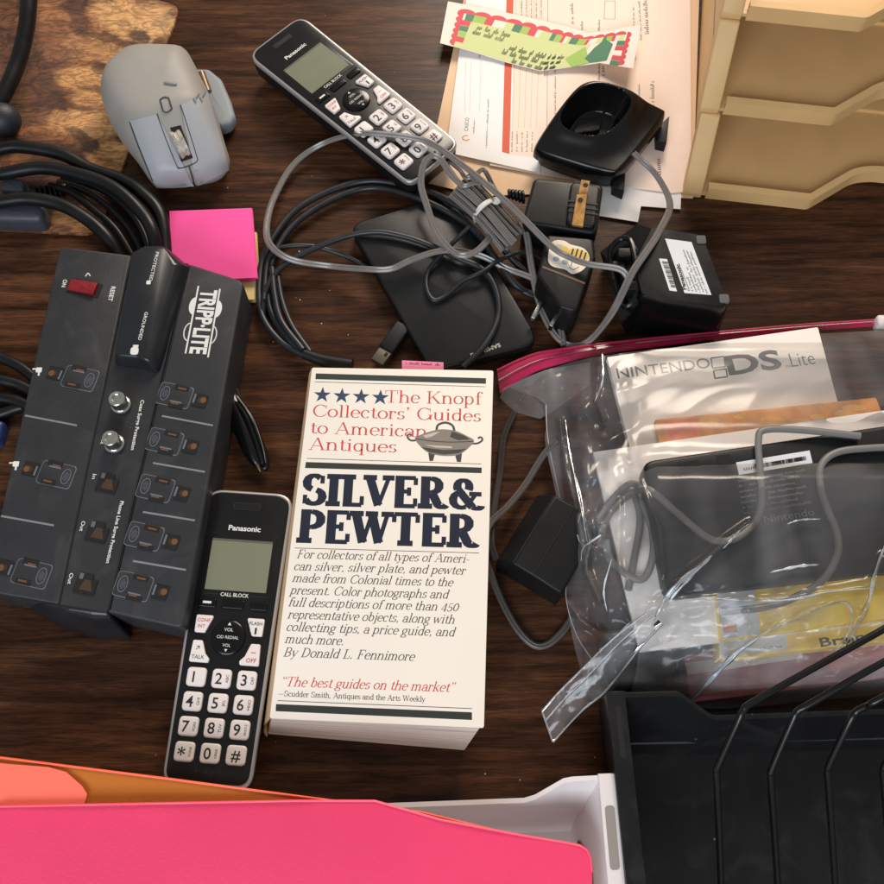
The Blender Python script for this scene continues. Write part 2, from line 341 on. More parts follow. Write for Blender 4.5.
# ---------------------------------------------------------------- lettering
# skeleton serif alphabet: l stroke, t thin, k thick, a arc (cx cy rx ry from to), s serif, d dot
GL = {
'a': (.44, 'l.34 .34 .34 .05;a.2 .33 .14 .13 0 165;a.19 .13 .14 .13 40 320;a.39 .05 .05 .05 180 330;d.08 .36 .035'),
'b': (.47, 'l.1 .72 .1 .03;a.24 .23 .16 .23 -165 165;s.06 .71 .05'), 'c': (.40, 'a.22 .23 .17 .23 48 318;d.33 .36 .04'),
'd': (.48, 'l.37 .72 .37 0;a.23 .23 .16 .23 25 335;s.33 .71 .05;s.4 .01 .05'), 'e': (.42, 'a.22 .23 .17 .23 5 318;t.06 .25 .39 .25'),
'f': (.29, 'l.14 .01 .14 .6;a.24 .6 .1 .12 60 180;d.31 .67 .04;t.04 .44 .28 .44;s.14 .01 .1'),
'g': (.44, 'a.2 .3 .14 .16 0 360;a.21 -.09 .18 .11 0 360;l.12 .15 .09 .08 .16 .04 .3 .02;t.32 .42 .42 .46'),
'h': (.51, 'l.1 .72 .1 .01;a.25 .28 .14 .18 0 165;l.39 .3 .39 .01;s.1 .01 .1;s.39 .01 .1;s.06 .71 .05'),
'i': (.25, 'l.13 .46 .13 .01;s.13 .01 .1;s.08 .45 .05;d.12 .63 .05'), 'j': (.24, 'l.14 .46 .14 -.1;a.05 -.1 .09 .1 -120 0;d.13 .63 .05;s.09 .45 .05'),
'k': (.48, 'l.1 .72 .1 .01;t.38 .45 .12 .2;k.2 .27 .4 .01;s.1 .01 .1;s.4 .01 .07;s.06 .71 .05;s.37 .45 .07'),
'l': (.25, 'l.13 .72 .13 .01;s.13 .01 .1;s.08 .71 .05'),
'm': (.76, 'l.1 .46 .1 .01;a.23 .29 .13 .17 0 165;l.36 .3 .36 .01;a.49 .29 .13 .17 0 165;l.62 .3 .62 .01;s.1 .01 .09;s.36 .01 .09;s.62 .01 .09;s.06 .45 .05'),
'n': (.51, 'l.1 .46 .1 .01;a.25 .28 .14 .18 0 165;l.39 .3 .39 .01;s.1 .01 .1;s.39 .01 .1;s.06 .45 .05'),
'o': (.45, 'a.225 .23 .18 .23 0 360'), 'p': (.48, 'l.1 .46 .1 -.2;a.24 .23 .16 .23 -165 165;s.1 -.2 .1;s.06 .45 .05'),
'q': (.48, 'l.37 .46 .37 -.2;a.23 .23 .16 .23 25 335;s.37 -.2 .1'), 'r': (.35, 'l.1 .46 .1 .01;a.22 .3 .12 .15 60 175;d.29 .39 .045;s.1 .01 .1;s.06 .45 .05'),
's': (.36, 'a.18 .34 .11 .11 40 250;a.17 .12 .13 .11 -150 70;t.29 .46 .29 .36;t.05 0 .05 .11'), 't': (.30, 'l.14 .6 .14 .1;a.23 .1 .09 .09 180 330;t.04 .45 .27 .45'),
'u': (.5, 'l.1 .46 .1 .15;a.23 .15 .13 .15 180 340;l.38 .46 .38 .01;s.06 .45 .05;s.34 .45 .05;s.42 .01 .05'),
'v': (.43, 'k.05 .45 .21 .01;t.21 .01 .37 .45;s.06 .45 .07;s.36 .45 .06'), 'w': (.63, 'k.05 .45 .18 .01;t.18 .01 .3 .42;k.3 .45 .43 .01;t.43 .01 .57 .45;s.06 .45 .07;s.56 .45 .06'),
'x': (.44, 'k.06 .45 .38 .01;t.36 .45 .06 .01;s.07 .45 .06;s.37 .01 .06'), 'y': (.44, 'k.05 .45 .22 .02;t.38 .45 .15 -.17;d.09 -.16 .045;s.06 .45 .07;s.38 .45 .06'),
'A': (.68, 't.1 .01 .34 .7;k.34 .7 .58 .01;t.17 .24 .48 .24;s.1 .01 .08;s.58 .01 .1'), 'B': (.6, 'l.16 .69 .16 .01;a.3 .52 .18 .17 -90 90;a.3 .18 .21 .17 -90 90;t.06 .69 .3 .69;t.06 .01 .3 .01;t.16 .35 .3 .35'),
'C': (.64, 'a.35 .35 .27 .35 45 315;t.58 .69 .58 .48;t.58 .2 .58 .1'), 'D': (.68, 'l.16 .69 .16 .01;a.3 .35 .29 .34 -90 90;t.06 .69 .3 .69;t.06 .01 .3 .01'),
'E': (.6, 'l.17 .69 .17 .01;t.06 .69 .54 .69;t.06 .01 .54 .01;t.17 .36 .38 .36;t.54 .69 .54 .52;t.54 .01 .54 .2;t.39 .46 .39 .26'),
'F': (.57, 'l.17 .69 .17 .01;t.06 .69 .52 .69;t.17 .36 .36 .36;s.17 .01 .11;t.52 .69 .52 .52;t.37 .45 .37 .27'),
'G': (.7, 'a.35 .35 .27 .35 45 330;l.6 .28 .6 .02;s.6 .29 .1;t.58 .69 .58 .48'), 'I': (.34, 'l.17 .69 .17 .01;s.17 .69 .12;s.17 .01 .12'),
'K': (.68, 'l.16 .69 .16 .01;t.56 .68 .18 .27;k.3 .4 .58 .01;s.16 .69 .11;s.16 .01 .11;s.56 .69 .09;s.58 .01 .09'),
'L': (.56, 'l.17 .69 .17 .01;t.06 .01 .5 .01;s.17 .69 .12;t.5 .01 .5 .22'), 'P': (.58, 'l.17 .69 .17 .01;a.3 .51 .21 .18 -90 90;t.06 .69 .3 .69;t.17 .33 .3 .33;s.17 .01 .12'),
'R': (.66, 'l.17 .69 .17 .01;a.3 .52 .19 .17 -90 90;t.06 .69 .3 .69;t.17 .35 .3 .35;k.33 .34 .47 .06;a.56 .08 .09 .07 180 350;s.17 .01 .12'),
'S': (.56, 'a.27 .52 .17 .17 40 255;a.28 .18 .2 .17 -150 75;t.46 .69 .46 .5;t.08 .01 .08 .22'), 'T': (.62, 'l.31 .69 .31 .01;t.05 .69 .57 .69;s.31 .01 .12;t.05 .69 .05 .5;t.57 .69 .57 .5'),
'V': (.64, 'k.1 .69 .33 .01;t.33 .01 .55 .69;s.11 .69 .11;s.54 .69 .09'), 'W': (.9, 'k.1 .69 .28 .01;t.28 .01 .45 .66;k.45 .69 .63 .01;t.63 .01 .8 .69;s.11 .69 .11;s.45 .69 .09;s.8 .69 .09'),
'&': (.72, 'a.28 .53 .14 .16 -30 210;k.16 .46 .5 .03;a.25 .2 .2 .19 100 300;t.36 .03 .56 .34;a.6 .06 .09 .06 -160 10;s.56 .36 .1'),
'0': (.44, 'a.22 .3 .17 .3 0 360'), '4': (.46, 'l.32 .6 .32 -.08;t.32 .6 .05 .1;t.05 .1 .44 .1'), '5': (.44, 'a.2 .15 .17 .18 -150 130;t.09 .3 .11 .58;l.11 .58 .36 .58'),
'.': (.22, 'd.1 .04 .05'), ',': (.22, 'd.1 .04 .05;t.14 .03 .07 -.1'), "'": (.2, 'd.1 .66 .05;t.14 .65 .07 .52'), '-': (.3, 'l.04 .22 .26 .22'), '_': (.7, 't.04 .25 .66 .25'),
'{': (.36, 'd.1 .58 .05;t.06 .59 .13 .72;d.26 .58 .05;t.22 .59 .29 .72'), '}': (.36, 'd.1 .66 .05;t.14 .65 .07 .52;d.26 .66 .05;t.3 .65 .23 .52'), ' ': (.24, ''),
}
def serif(string, thick=.085, thin=.03, sthick=None, slant=0, track=0):
    """list of 2D quads for a string in em units, and its width"""
    polys = []; x0 = 0; st = sthick or thin
    def rib(pts, mode):
        N = len(pts); L_, R_ = [], []
        for i in range(N):
            a, b = pts[max(0, i - 1)], pts[min(N - 1, i + 1)]; d = Vector((b[0] - a[0], b[1] - a[1]))
            if d.length < 1e-9: d = Vector((1, 0))
            d.normalize(); wd = thin + (thick - thin) * abs(d.y) ** 1.5
            if mode == 't': wd = thin
            if mode == 'k': wd = thick * .95
            n_ = Vector((-d.y, d.x)) * wd / 2
            L_.append((pts[i][0] + n_.x, pts[i][1] + n_.y)); R_.append((pts[i][0] - n_.x, pts[i][1] - n_.y))
        for i in range(N - 1): polys.append([R_[i], R_[i + 1], L_[i + 1], L_[i]])
    for ch in string:
        adv, ops = GL.get(ch, GL[' '])
        for op in ops.split(';'):
            if not op: continue
            nb = [float(q) for q in op[1:].split()]; c = op[0]
            if c in 'ltk':
                pts = [(x0 + nb[i], nb[i + 1]) for i in range(0, len(nb), 2)]; rib(pts, c)
            elif c == 'a':
                cx, cy, rx, ry, a0, a1 = nb; n = max(5, int(abs(a1 - a0) / 24))
                rib([(x0 + cx + rx * math.cos(R(a0 + (a1 - a0) * k / n)), cy + ry * math.sin(R(a0 + (a1 - a0) * k / n))) for k in range(n + 1)], 'c')
            elif c == 's':
                x, y, hw = nb; y = y - st / 2 + thin / 2 if y > .3 else y + st / 2 - thin / 2
                hw = hw + (thick - .085) * .38
                polys.append([(x0 + x - hw, y - st / 2), (x0 + x + hw, y - st / 2), (x0 + x + hw, y + st / 2), (x0 + x - hw, y + st / 2)])
            elif c == 'd':
                x, y, r_ = nb; r_ = max(r_, thick * .55); polys.append(ell(x0 + x, y, r_, r_, 10))
        x0 += adv + track
    if slant: polys = [[(x + slant * y, y) for x, y in q] for q in polys]
    return polys, x0 - track
FC = {}
def sans(string, bold=0):
    """2D triangles of a string in Blender's own font, with its bounds"""
    k = (string, bold)
    if k not in FC:
        cu = bpy.data.curves.new('t', 'FONT'); cu.body = string; cu.size = 1; cu.offset = bold; cu.resolution_u = 3
        ob = bpy.data.objects.new('t', cu); COL.objects.link(ob); me = bpy.data.meshes.new_from_object(ob.evaluated_get(bpy.context.evaluated_depsgraph_get()))
        FC[k] = ([(v.co.x, v.co.y) for v in me.vertices], [tuple(p_.vertices) for p_ in me.polygons])
        bpy.data.objects.remove(ob); bpy.data.curves.remove(cu); bpy.data.meshes.remove(me)
    return FC[k]
ZS = [0]
def put_serif(g, string, a, b, cap, z, **kw):
    """serif words along the baseline a-b (local mm); cap = height of capitals in mm"""
    polys, wd = serif(string, **kw); a, b = Vector(a[:2]), Vector(b[:2]); d = b - a; sx = d.length / wd; d.normalize(); n_ = Vector((-d.y, d.x)); sy = cap / .7
    for q in polys:
        ZS[0] = (ZS[0] + 1) % 12
        pp = [a + d * (x * sx) + n_ * (y * sy) for x, y in q]
        g.poly([(p_.x, p_.y, z + ZS[0] * .0025) for p_ in pp] if area(pp) > 0 else [(p_.x, p_.y, z + ZS[0] * .0025) for p_ in pp[::-1]])
def put_sans(g, string, a, b, z, cap=None, bold=0, fn=None, slant=0):
    v, f = sans(string, bold)
    if not v: return
    x0, x1 = min(q[0] for q in v), max(q[0] for q in v); a, b = Vector(a[:2]), Vector(b[:2]); d = b - a; sx = d.length / (x1 - x0); d.normalize(); n_ = Vector((-d.y, d.x))
    sy = sx if cap is None else cap / .73
    pts = []
    for x, y in v:
        p_ = a + d * ((x - x0 + slant * y) * sx) + n_ * (y * sy); pts.append((p_.x, p_.y, z) if fn is None else fn(p_.x, p_.y, z))
    g.add(pts, f)
def put_center(g, string, c, height, z, rot=0, bold=0):
    v, f = sans(string, bold)
    x0, x1 = min(q[0] for q in v), max(q[0] for q in v); y0, y1 = min(q[1] for q in v), max(q[1] for q in v); s = height / .73; ca, sa = math.cos(rot), math.sin(rot)
    g.add([(c[0] + ((x - (x0 + x1) / 2) * ca - (y - .365) * sa) * s, c[1] + ((x - (x0 + x1) / 2) * sa + (y - .365) * ca) * s, z) for x, y in v], f)
def greek(g, a, b, h, z, seed=0):
    """a line of print too small to read: a row of short ticks"""
    rr = random.Random(seed); a, b = Vector(a[:2]), Vector(b[:2]); d = b - a; L_ = d.length; d.normalize(); n_ = Vector((-d.y, d.x)); x = 0
    while x < L_:
        w_ = h * rr.uniform(.25, .5)
        if rr.random() > .14:
            hh = h * rr.choice((.62, .62, .62, 1)); p0 = a + d * x; g.poly([p0, p0 + d * w_ * .55, p0 + d * w_ * .55 + n_ * hh, p0 + n_ * hh], z)
            p1 = p0 + n_ * (hh * rr.choice((.0, .45))); g.poly([p1 + d * w_ * .55, p1 + d * w_, p1 + d * w_ + n_ * h * .16, p1 + d * w_ * .55 + n_ * h * .16], z)
        x += w_ + h * .16

# ================================================================ the setting: the desk
g = G(); g.slab([(-650, -260), (650, -260), (650, 900), (-650, 900)], -28, 0, 1.5)
structure('desk_surface', g, WOOD)

# ---------------------------------------------------------------- mouse pad
c0 = P(60, 110, 0); g = G()
pts = [tuple(P(x, y, 0)[:2]) for x, y in ((181, 9), (99, 237), (-140, 224), (-60, -60))]
g.slab(rnd(pts, [9, 12, 9, 9]), .3, 2.6, .5); g.mi = 1
single('mouse_pad', 'brown mouse pad printed with furry paws under the grey mouse', 'mouse pad', g, [FUR], c0)

# ---------------------------------------------------------------- desk gear at the far left
t = Thing('gooseneck_arm', 'thick black curved arm ending in a round knob on the printed pad', 'arm', P(5, 118, 2))
g = G(); g.tube([t.p(*q) for q in ((20, -260, 60), (28, -120, 52), (30, -40, 40), (29, 0, 34), (26, 30, 28), (18, 62, 22), (5, 92, 19), (-6, 108, 17))], 5.2, 14)
t.add('arm', g, RUBBER)
g = G(); c = t.p(2, 120, 13); g.blob(c, 12, 11, 11); t.add('knob', g, mat('navy_rubber', (28, 32, 40), .5, bump=.3, bscale=1500))

t = Thing('power_cable', 'thick black power cord coiled on the pad behind the surge protector', 'cord', P(90, 200, 0))
for path in (((-170, 230, 5), (-90, 190, 8), (-40, 160, 12), (0, 149, 17), (22, 147, 18), (61, 154, 17), (90, 169, 15), (122, 180, 14), (143, 194, 14), (161, 217, 13), (166, 262, 8)),
             ((-175, 250, 5), (-95, 205, 8), (-40, 178, 12), (0, 174, 18), (41, 168, 20), (81, 175, 20), (114, 188, 20), (139, 210, 19), (153, 233, 18), (158, 268, 8)),
             ((-165, 270, 5), (-95, 235, 9), (-40, 212, 16), (0, 202, 22), (30, 199, 23), (61, 205, 22), (88, 220, 20), (108, 239, 17), (124, 266, 8))):
    g = G(); g.tube([t.p(*q) for q in path], 4.1, 14); t.add('coil', g, RUBBER)
for k, path in enumerate((((50, 186, 10), (72, 193, 12), (94, 210, 12), (116, 230, 11), (136, 262, 6)), ((58, 183, 9), (84, 190, 9), (108, 206, 9), (130, 230, 9), (146, 262, 6)), ((62, 179, 7), (95, 186, 7), (122, 203, 7), (141, 228, 7), (152, 262, 6)),
                          ((-150, 300, 4), (-80, 330, 6), (-30, 352, 8), (0, 358, 8), (22, 368, 8), (46, 388, 7)), ((-150, 320, 4), (-80, 350, 6), (-30, 374, 9), (0, 380, 9), (22, 386, 8), (46, 400, 7)), ((-150, 340, 4), (-80, 372, 5), (-30, 396, 7), (0, 398, 7), (20, 402, 7), (44, 416, 7)), ((-160, 360, 4), (-85, 395, 5), (-30, 421, 5), (0, 414, 5), (18, 408, 5), (40, 404, 5)))):
    g = G(); g.tube([t.p(*q) for q in path], 2.6 if k < 3 else 3.4, 12); t.add('strand', g, RUBBER)
t = Thing('cable_connector', 'dark grey moulded cable plug lying under the black coil', 'plug', P(22, 215, 2))
g = G(); a, b = t.p(-20, 216, 10), t.p(48, 219, 10); g.slab(rnd([(a.x, a.y - 7), (b.x, b.y - 6), (b.x, b.y + 6), (a.x, a.y + 7)], 5), 2, 16, 4, 2)
PLUG = mat('slate_plastic', (62, 64, 74), .45, vary=.1); t.add('housing', g, PLUG)
g = G(); a, b = t.p(4, 188, 8), t.p(28, 192, 8); g.slab(rnd([(a.x, a.y - 6), (b.x, b.y - 6), (b.x, b.y + 5), (a.x, a.y + 5)], 4), 2, 13, 3, 2); t.add('collar', g, PLUG)
g = G()
for k in range(6):
    f = k / 5; c = t.p(38 + 24 * f, 192 - 1 * f, 9); g.lathe([(3.4, -.9), (4.2, -.4), (4.2, .4), (3.4, .9)], c, (1, .1, .1), 16)
g.mi = 1; a = t.p(60, 188, 11); g.lathe([(1.6, -1.5), (1.6, 3), (.8, 4)], a, (.9, .4, .2), 12)
t.add('strain_relief', g, [RUBBER, STEEL])
g = G(); c = P(-2, 436, 0); g.slab(rnd([(c.x - 22, c.y - 9), (c.x + 5, c.y - 7), (c.x + 6, c.y + 6), (c.x - 22, c.y + 9)], 3), 0, 9, 2.5)
single('bottle_cap', 'small dark blue plastic cap beside the surge protector', 'cap', g, mat('blue_plastic', (36, 56, 104), .4, vary=.1), c)

# ---------------------------------------------------------------- computer mouse
t = Thing('computer_mouse', 'grey ergonomic computer mouse with thumb rest on the printed pad', 'mouse', P(172, 130, 0))
MGREY = mat('warm_grey_rubber', (152, 149, 144), .55, bump=.12, bscale=3000, vary=.05, vscale=40); MBLUE = mat('cool_grey_plastic', (164, 165, 170), .42, bump=.08, bscale=3000)
ol = [(142, 49, 19), (165, 47, 21), (185, 48, 22), (194, 61, 21), (202, 78, 19), (210, 95, 16), (216, 112, 13), (221, 130, 11), (226, 147, 9), (230, 161, 7), (229, 172, 6), (219, 182, 5), (196, 187, 5), (164, 190, 5), (154, 187, 6), (139, 164, 9), (127, 148, 11), (117, 133, 13), (109, 119, 16), (104, 106, 14), (102.5, 90, 15), (107, 74, 16), (117, 62, 17), (128, 53, 18)]
base = cat([t.p(*q) for q in ol], 3, True); N = len(base)
spA, spB = t.p(158, 92, 40), t.p(186, 170, 20)                       # ridge line under the crown
def mouse_h(f): return 45 - 6 * max(0, .25 - f) ** 1 * 2 - 27 * max(0, f - .12) ** 1.25
rings = []
for zz, sc in ((3, .95), (8, 1.0)):
    rings.append([(q.x * sc, q.y * sc, zz) for q in base])
ax = (spB - spA); ax.z = 0; al = ax.length; ax.normalize()
for k in range(1, 17):
    ph = k / 16 * math.pi / 2; rho = max(0, math.cos(ph)) ** .62 if k < 16 else 0
    ring = []
    for q in base:
        f = max(0, min(1, (q - spA).dot(ax) / al)); s_ = spA + ax * (al * f); s_.z = 0
        qq = Vector((q.x, q.y, 0)); pos = s_ + (qq - s_) * rho
        f2 = max(-.35, min(1.3, (pos - spA).dot(ax) / al))
        ring.append((pos.x, pos.y, 8 + (mouse_h(max(0, f2)) - 9) * math.sin(ph) ** .72))
    rings.append(ring)
g = G(); g.loft(rings, False); body = t.add('shell', g, MGREY, sharp=75, weld=True)
bv = BVHTree.FromPolygons([Vector(v) for v in g.v], g.f)
def drape_quad(c4, n, m_, lift):
    rows = []
    for i in range(n + 1):
        row = []
        for j in range(m_ + 1):
            u, v = j / m_, i / n
            x = (1 - u) * (1 - v) * c4[0][0] + u * (1 - v) * c4[1][0] + u * v * c4[2][0] + (1 - u) * v * c4[3][0]
            y = (1 - u) * (1 - v) * c4[0][1] + u * (1 - v) * c4[1][1] + u * v * c4[2][1] + (1 - u) * v * c4[3][1]
            row.append(t.cast(bv, x, y, lift) or t.p(x, y, 8))
        rows.append(row)
    return rows
g = G(); g.grid(drape_quad([(130.5, 121), (157, 114), (194, 186.5), (156.5, 187.3)], 14, 8, .5)[::-1]); t.add('button', g, MBLUE, sharp=80)
g = G(); g.grid(drape_quad([(180.5, 105), (207, 93), (229, 170), (197, 186)], 14, 8, .5)[::-1]); t.add('button', g, MBLUE, sharp=80)
gr = mat('dark_groove', (52, 52, 56), .7)
def groove(pts, r=.42, sub=6):
    dense = cat([(x, y, 0) for x, y in pts], sub); g_ = G(); g_.tube([q for q in (t.cast(bv, p_.x, p_.y, .25) for p_ in dense) if q], r, 6, 0); return g_
g = G()
for pl in (((130, 122), (139, 147), (156, 188)), ((157, 114), (166, 139), (177, 166), (180, 168)), ((180.5, 105), (189, 131), (198, 160)), ((189, 166), (192, 176), (195, 187)), ((160, 100), (163, 111)), ((168.5, 98), (172, 109)), ((160, 100), (164, 97.5), (168.5, 98)), ((163, 111), (167, 112.5), (172, 109)),
           ((177, 167), (182, 168), (194, 163.5), (198, 160))):
    h = groove(pl); g.add(h.v, h.f)
t.add('seam', g, gr)
c1, c2 = t.cast(bv, 174, 130, .2), t.cast(bv, 187, 158, .2)
g = G(); m1 = (c1 + c2) / 2; d = (c2 - c1).normalized(); sd = Vector((-d.y, d.x, 0)).normalized(); nn = d.cross(sd); nn = nn if nn.z > 0 else -nn
g.grid(drape_quad([(170, 128), (180.5, 125.5), (193, 158), (181.5, 162)], 10, 4, .62)[::-1]); t.add('wheel_well', g, DARK)
g = G(); rw = 13; cz = m1 - nn * (rw - 3.4); g.lathe([(rw - 1, -3.4), (rw, -2.9), (rw, -1.1), (rw - .4, -.8), (rw - .4, .8), (rw, 1.1), (rw, 2.9), (rw - 1, 3.4)], cz, sd, 48)
t.add('scroll_wheel', g, mat('brushed_wheel', (214, 208, 196), .32, metal=.75, vary=.25, vscale=500))
g = G(); th = [t.p(*q) for q in ((191, 66, 12), (208, 65.5, 13), (221, 77, 12), (231, 101, 10), (235.5, 117, 9), (231, 126, 8), (220, 131, 8), (205, 110, 8))]
g.slab(rnd([(q.x, q.y) for q in th], 5), 2, 11, 3, 1.5); t.add('thumb_rest', g, mat('blue_grey_rubber', (140, 149, 156), .6, bump=.15, bscale=2500), sharp=60)
g = G(); a, b = t.p(201, 73, 21), t.p(208, 92, 18); g.tube([a, (a + b) / 2, b], 2.6, 10); t.add('thumb_wheel', g, mat('bronze_metal', (140, 118, 98), .35, metal=.8))
g = G(); q = [t.cast(bv, x, y, .6) for x, y in ((164, 83), (168, 84), (174, 85), (177, 85.3))]; g.tube(q, .5, 6, 4)
for x in range(193, 204, 3):
    q = [t.cast(bv, x + .6 * dy, 99 + dy * (1 if x % 2 else -1) - (x - 193) * .2, .7) for dy in (0, 2, 4)]
    if all(q): g.tube(q, .5, 6, 3)
t.add('scuff', g, mat('grey_scuff', (118, 118, 122), .7))

# ---------------------------------------------------------------- sticky pads
for nm, lb, cs, z0, z1, col in (('sticky_pad', 'cream sticky note pad underneath the hot pink pad', ((172, 236), (256, 232), (260, 299), (176, 303)), 0, 4, (226, 200, 138)),
                             ('sticky_pad', 'hot pink sticky note pad beside the surge protector', ((169.5, 211), (251.5, 208), (257, 277.5), (172, 282)), 4.1, 8, (246, 84, 160))):
    g = G(); pp = [tuple(P(x, y, z1)[:2]) for x, y in cs]; g.slab(pp, z0, z1 - .1)
    for k in range(7):
        zz = z0 + (z1 - z0) * (k + .5) / 7
        g.slab(inset(ccw(pp), -.12 - .12 * (k % 3)), zz - .08, zz)
    g.slab(inset(ccw(pp), .0), z1 - .099, z1, 0)
    single(nm, lb, 'sticky notes', g, mat('paper_' + str(z1), col, .8, vary=.03, vscale=30), P(210, 245, z0))

# ---------------------------------------------------------------- surge protector
t = Thing('surge_protector', 'charcoal surge protector with rows of outlets and a red switch', 'power strip', P(110, 430, 0))
ZT = 32
g = G(); g.slab(rnd(t.q((60, 246), (131, 255), (58.5, 604), (-17, 591), z=ZT), [3, 0, 0, 2]), 1.5, ZT, 1.2)
g.slab(rnd(t.q((188, 263), (244, 281), (183, 629), (107, 612), z=ZT), [2, 5, 4, 1]), 1.5, ZT, 1.6)
g.slab(t.q((131, 256), (188, 263), (107, 612), (59, 604), z=ZT), 1.8, ZT - .6)
t.add('housing', g, STRIP)
g = G()                                                              # raised centre console with a rounded nose
ring = ccw(rnd(t.q((131, 252), (145, 245), (166, 245.5), (188.5, 264), (157, 370.5), (143, 366), (113, 362), z=36), [2, 4, 5, 2, 3, 6, 3]))
top = ccw(rnd(t.q((133, 254), (145, 247.5), (163, 247), (173, 265), (147, 359), (136, 355), (117, 354), z=41), [2, 4, 5, 2, 3, 6, 3]))
g.loft([[(x, y, 20) for x, y in ring], [(x, y, 32.6) for x, y in ring]] + [[(a[0] + (b[0] - a[0]) * f, a[1] + (b[1] - a[1]) * f, 32.6 + 8.4 * math.sin(f * math.pi / 2)) for a, b in zip(ring, top)] for f in (.2, .4, .6, .8, 1)]); t.add('console', g, STRIPD, sharp=60)
g = G(); lo = rnd(t.q((28, 609), (62, 627), (100, 639), (131, 637), (108, 600), (59, 596), z=6), [2, 6, 4, 2, 0, 0])
hi = rnd(t.q((55, 606), (70, 609), (92, 611.5), (107, 613.5), (108, 600), (59, 596), z=31), [2, 6, 4, 2, 0, 0])
lo, hi = ccw(lo), ccw(hi)
g.loft([[(x, y, 1.5) for x, y in lo], [(x, y, 7) for x, y in lo]] + [[(a[0] + (b[0] - a[0]) * f, a[1] + (b[1] - a[1]) * f, 7 + 24 * math.sin(f * math.pi / 2)) for a, b in zip(lo, hi)] for f in (.2, .4, .6, .8, 1)])
t.add('end_cap', g, STRIPD)
g = G(); g.mi = 0
for a, b in (((131, 258), (59, 603)), ((186, 268), (108, 610))):
    A, B = t.p(*a, ZT), t.p(*b, ZT); g.tube([A, B], .45, 6, 0)
t.add('seam', g, mat('strip_seam', (24, 24, 26), .6))
ux = (t.p(176, 400, ZT) - t.p(150, 394.5, ZT)); ux.z = 0; ux.normalize(); uy = Vector((-ux.y, ux.x, 0))
def outlet_mesh():
    """one outlet in its own millimetres: oval shutter mark at -x, ground hole at +x"""
    g_ = G(); g_.mi = 1
    g_.slab(rect(-4.2, 0, 19, 13.4, 2.2), -.4, .30, .25)
    g_.mi = 0
    g_.slab(rect(-4.2, 0, 18.2, 12.6, 2.0), -.3, .36, .1); g_.mi = 1
    ov = ell(-9.6, 0, 2.3, 4.2, 24); ov2 = ell(-9.6, 0, 1.8, 3.7, 24)
    g_.tube([(x, y, .38) for x, y in ov], .28, 6, 0, True)
    for k in range(-2, 3): g_.tube([(-9.6 + k * .62, -2.9 + abs(k) * .6, .36), (-9.6 + k * .62, 2.9 - abs(k) * .6, .36)], .13, 5, 0)
    g_.mi = 2
    g_.slab(rect(-1.6, 5.0, 8.2, 3.0), 0, .5); g_.slab(rect(-1.6, -5.6, 8.4, 2.6), 0, .5); g_.slab(rect(10.4, .0, 8, 7.2, .8), 0, .5)
    g_.mi = 3
    g_.slab(rect(-1.2, 4.6, 4.6, 1.0), .3, .62); g_.slab(ell(12.2, .6, 1.6, 1.7, 16), .3, .66); g_.slab(rect(-2.6, -4.7, 4.4, .8), .3, .55)
    g_.mi = 4; g_.slab(ell(11.2, .2, 2.3, 2.0, 14), .4, .60); g_.mi = 1
    g_.slab(rect(7.1, .6, 1.0, 5.4), 0, .6); g_.slab(rect(-2.2, -3.7, 6.6, .9), 0, .56)
    return g_
om = mesh('outlet', outlet_mesh(), [STRIP, mat('strip_edge', (96, 101, 112), .45), DARK, mat('slot_copper', (112, 78, 48), .5, metal=.3), mat('dull_copper', (50, 33, 22), .5)])
a0 = math.atan2(ux.y, ux.x)
for (px, py), flip in (((73, 377), 1), ((49, 473), 1), ((24, 572), 1), ((184, 397), 0), ((174, 443), 0), ((165, 490), 0), ((154, 538), 0), ((143, 588), 0)):
    o = link(bpy.data.objects.new('outlet', om)); o.parent = t.e; c = t.p(px - 2 if not flip else px, py, ZT); o.location = Vector((c.x, c.y, ZT)) * K; o.rotation_euler = (0, 0, a0 + (math.pi if flip else 0))
g = G()
for a, b in (((25, 415.5), (77, 425.5)), ((1, 516), (54, 525.5)), ((162, 416), (213, 425.5)), ((153, 463), (205, 472)), ((143, 512), (195, 520.5)), ((133, 561), (186, 570)), ):
    A, B = t.p(*a, ZT), t.p(*b, ZT); g = G(); g.line(A, B, 1.05, ZT + .12); t.add('divider', g, LINEG)
g = G()                                                              # printed words and marks
def word(s_, a, b, z, h, bold=0): g_ = G(); put_sans(g_, s_, t.p(*a, z), t.p(*b, z), z + .14, h, bold); t.add('lettering', g_, INKW)
word('ON', (63.5, 279.5), (61.5, 287), ZT, 2.4, .02); word('RESET', (111.5, 286.5), (108, 301), ZT, 2.6, .02); 
word('PROTECTED', (156, 252), (149, 281), 41, 1.9, .01); word('GROUNDED', (145, 312), (138, 340), 41, 1.9, .01)
word('In', (111, 396), (110, 401), ZT, 2, .01); word('Out', (103, 434), (100.5, 444), ZT, 2, .01); word('In', (93, 474), (92, 479), ZT, 2, .01); word('Out', (82, 521), (79.5, 531), ZT, 2, .01); word('Out', (70, 573), (67.5, 584), ZT, 2, .01)
word('Coax Surge Protection', (141, 400), (131, 450), ZT, 2.0, .02); word('Phone Line Surge Protection', (120.5, 501), (106, 563), ZT, 2.0, .02)
for (px, py) in ((39, 370), (16, 464)):                              # little plug symbols
    c = t.p(px, py, ZT); g.slab(rect(c.x, c.y, 3.2, 3.0, .6), ZT, ZT + .16); g.slab(rect(c.x + .3, c.y - 2.4, 1, 2.2), ZT, ZT + .15); g.slab(rect(c.x - 2.6, c.y + .6, 2.2, .8), ZT, ZT + .15)
c = t.p(134.5, 351, 41); g.slab(rect(c.x, c.y, 4.4, 4.6, 1.6), 41, 41.16); g.slab(rect(c.x + .4, c.y + 3, 3, 1.4, .3), 41, 41.16)
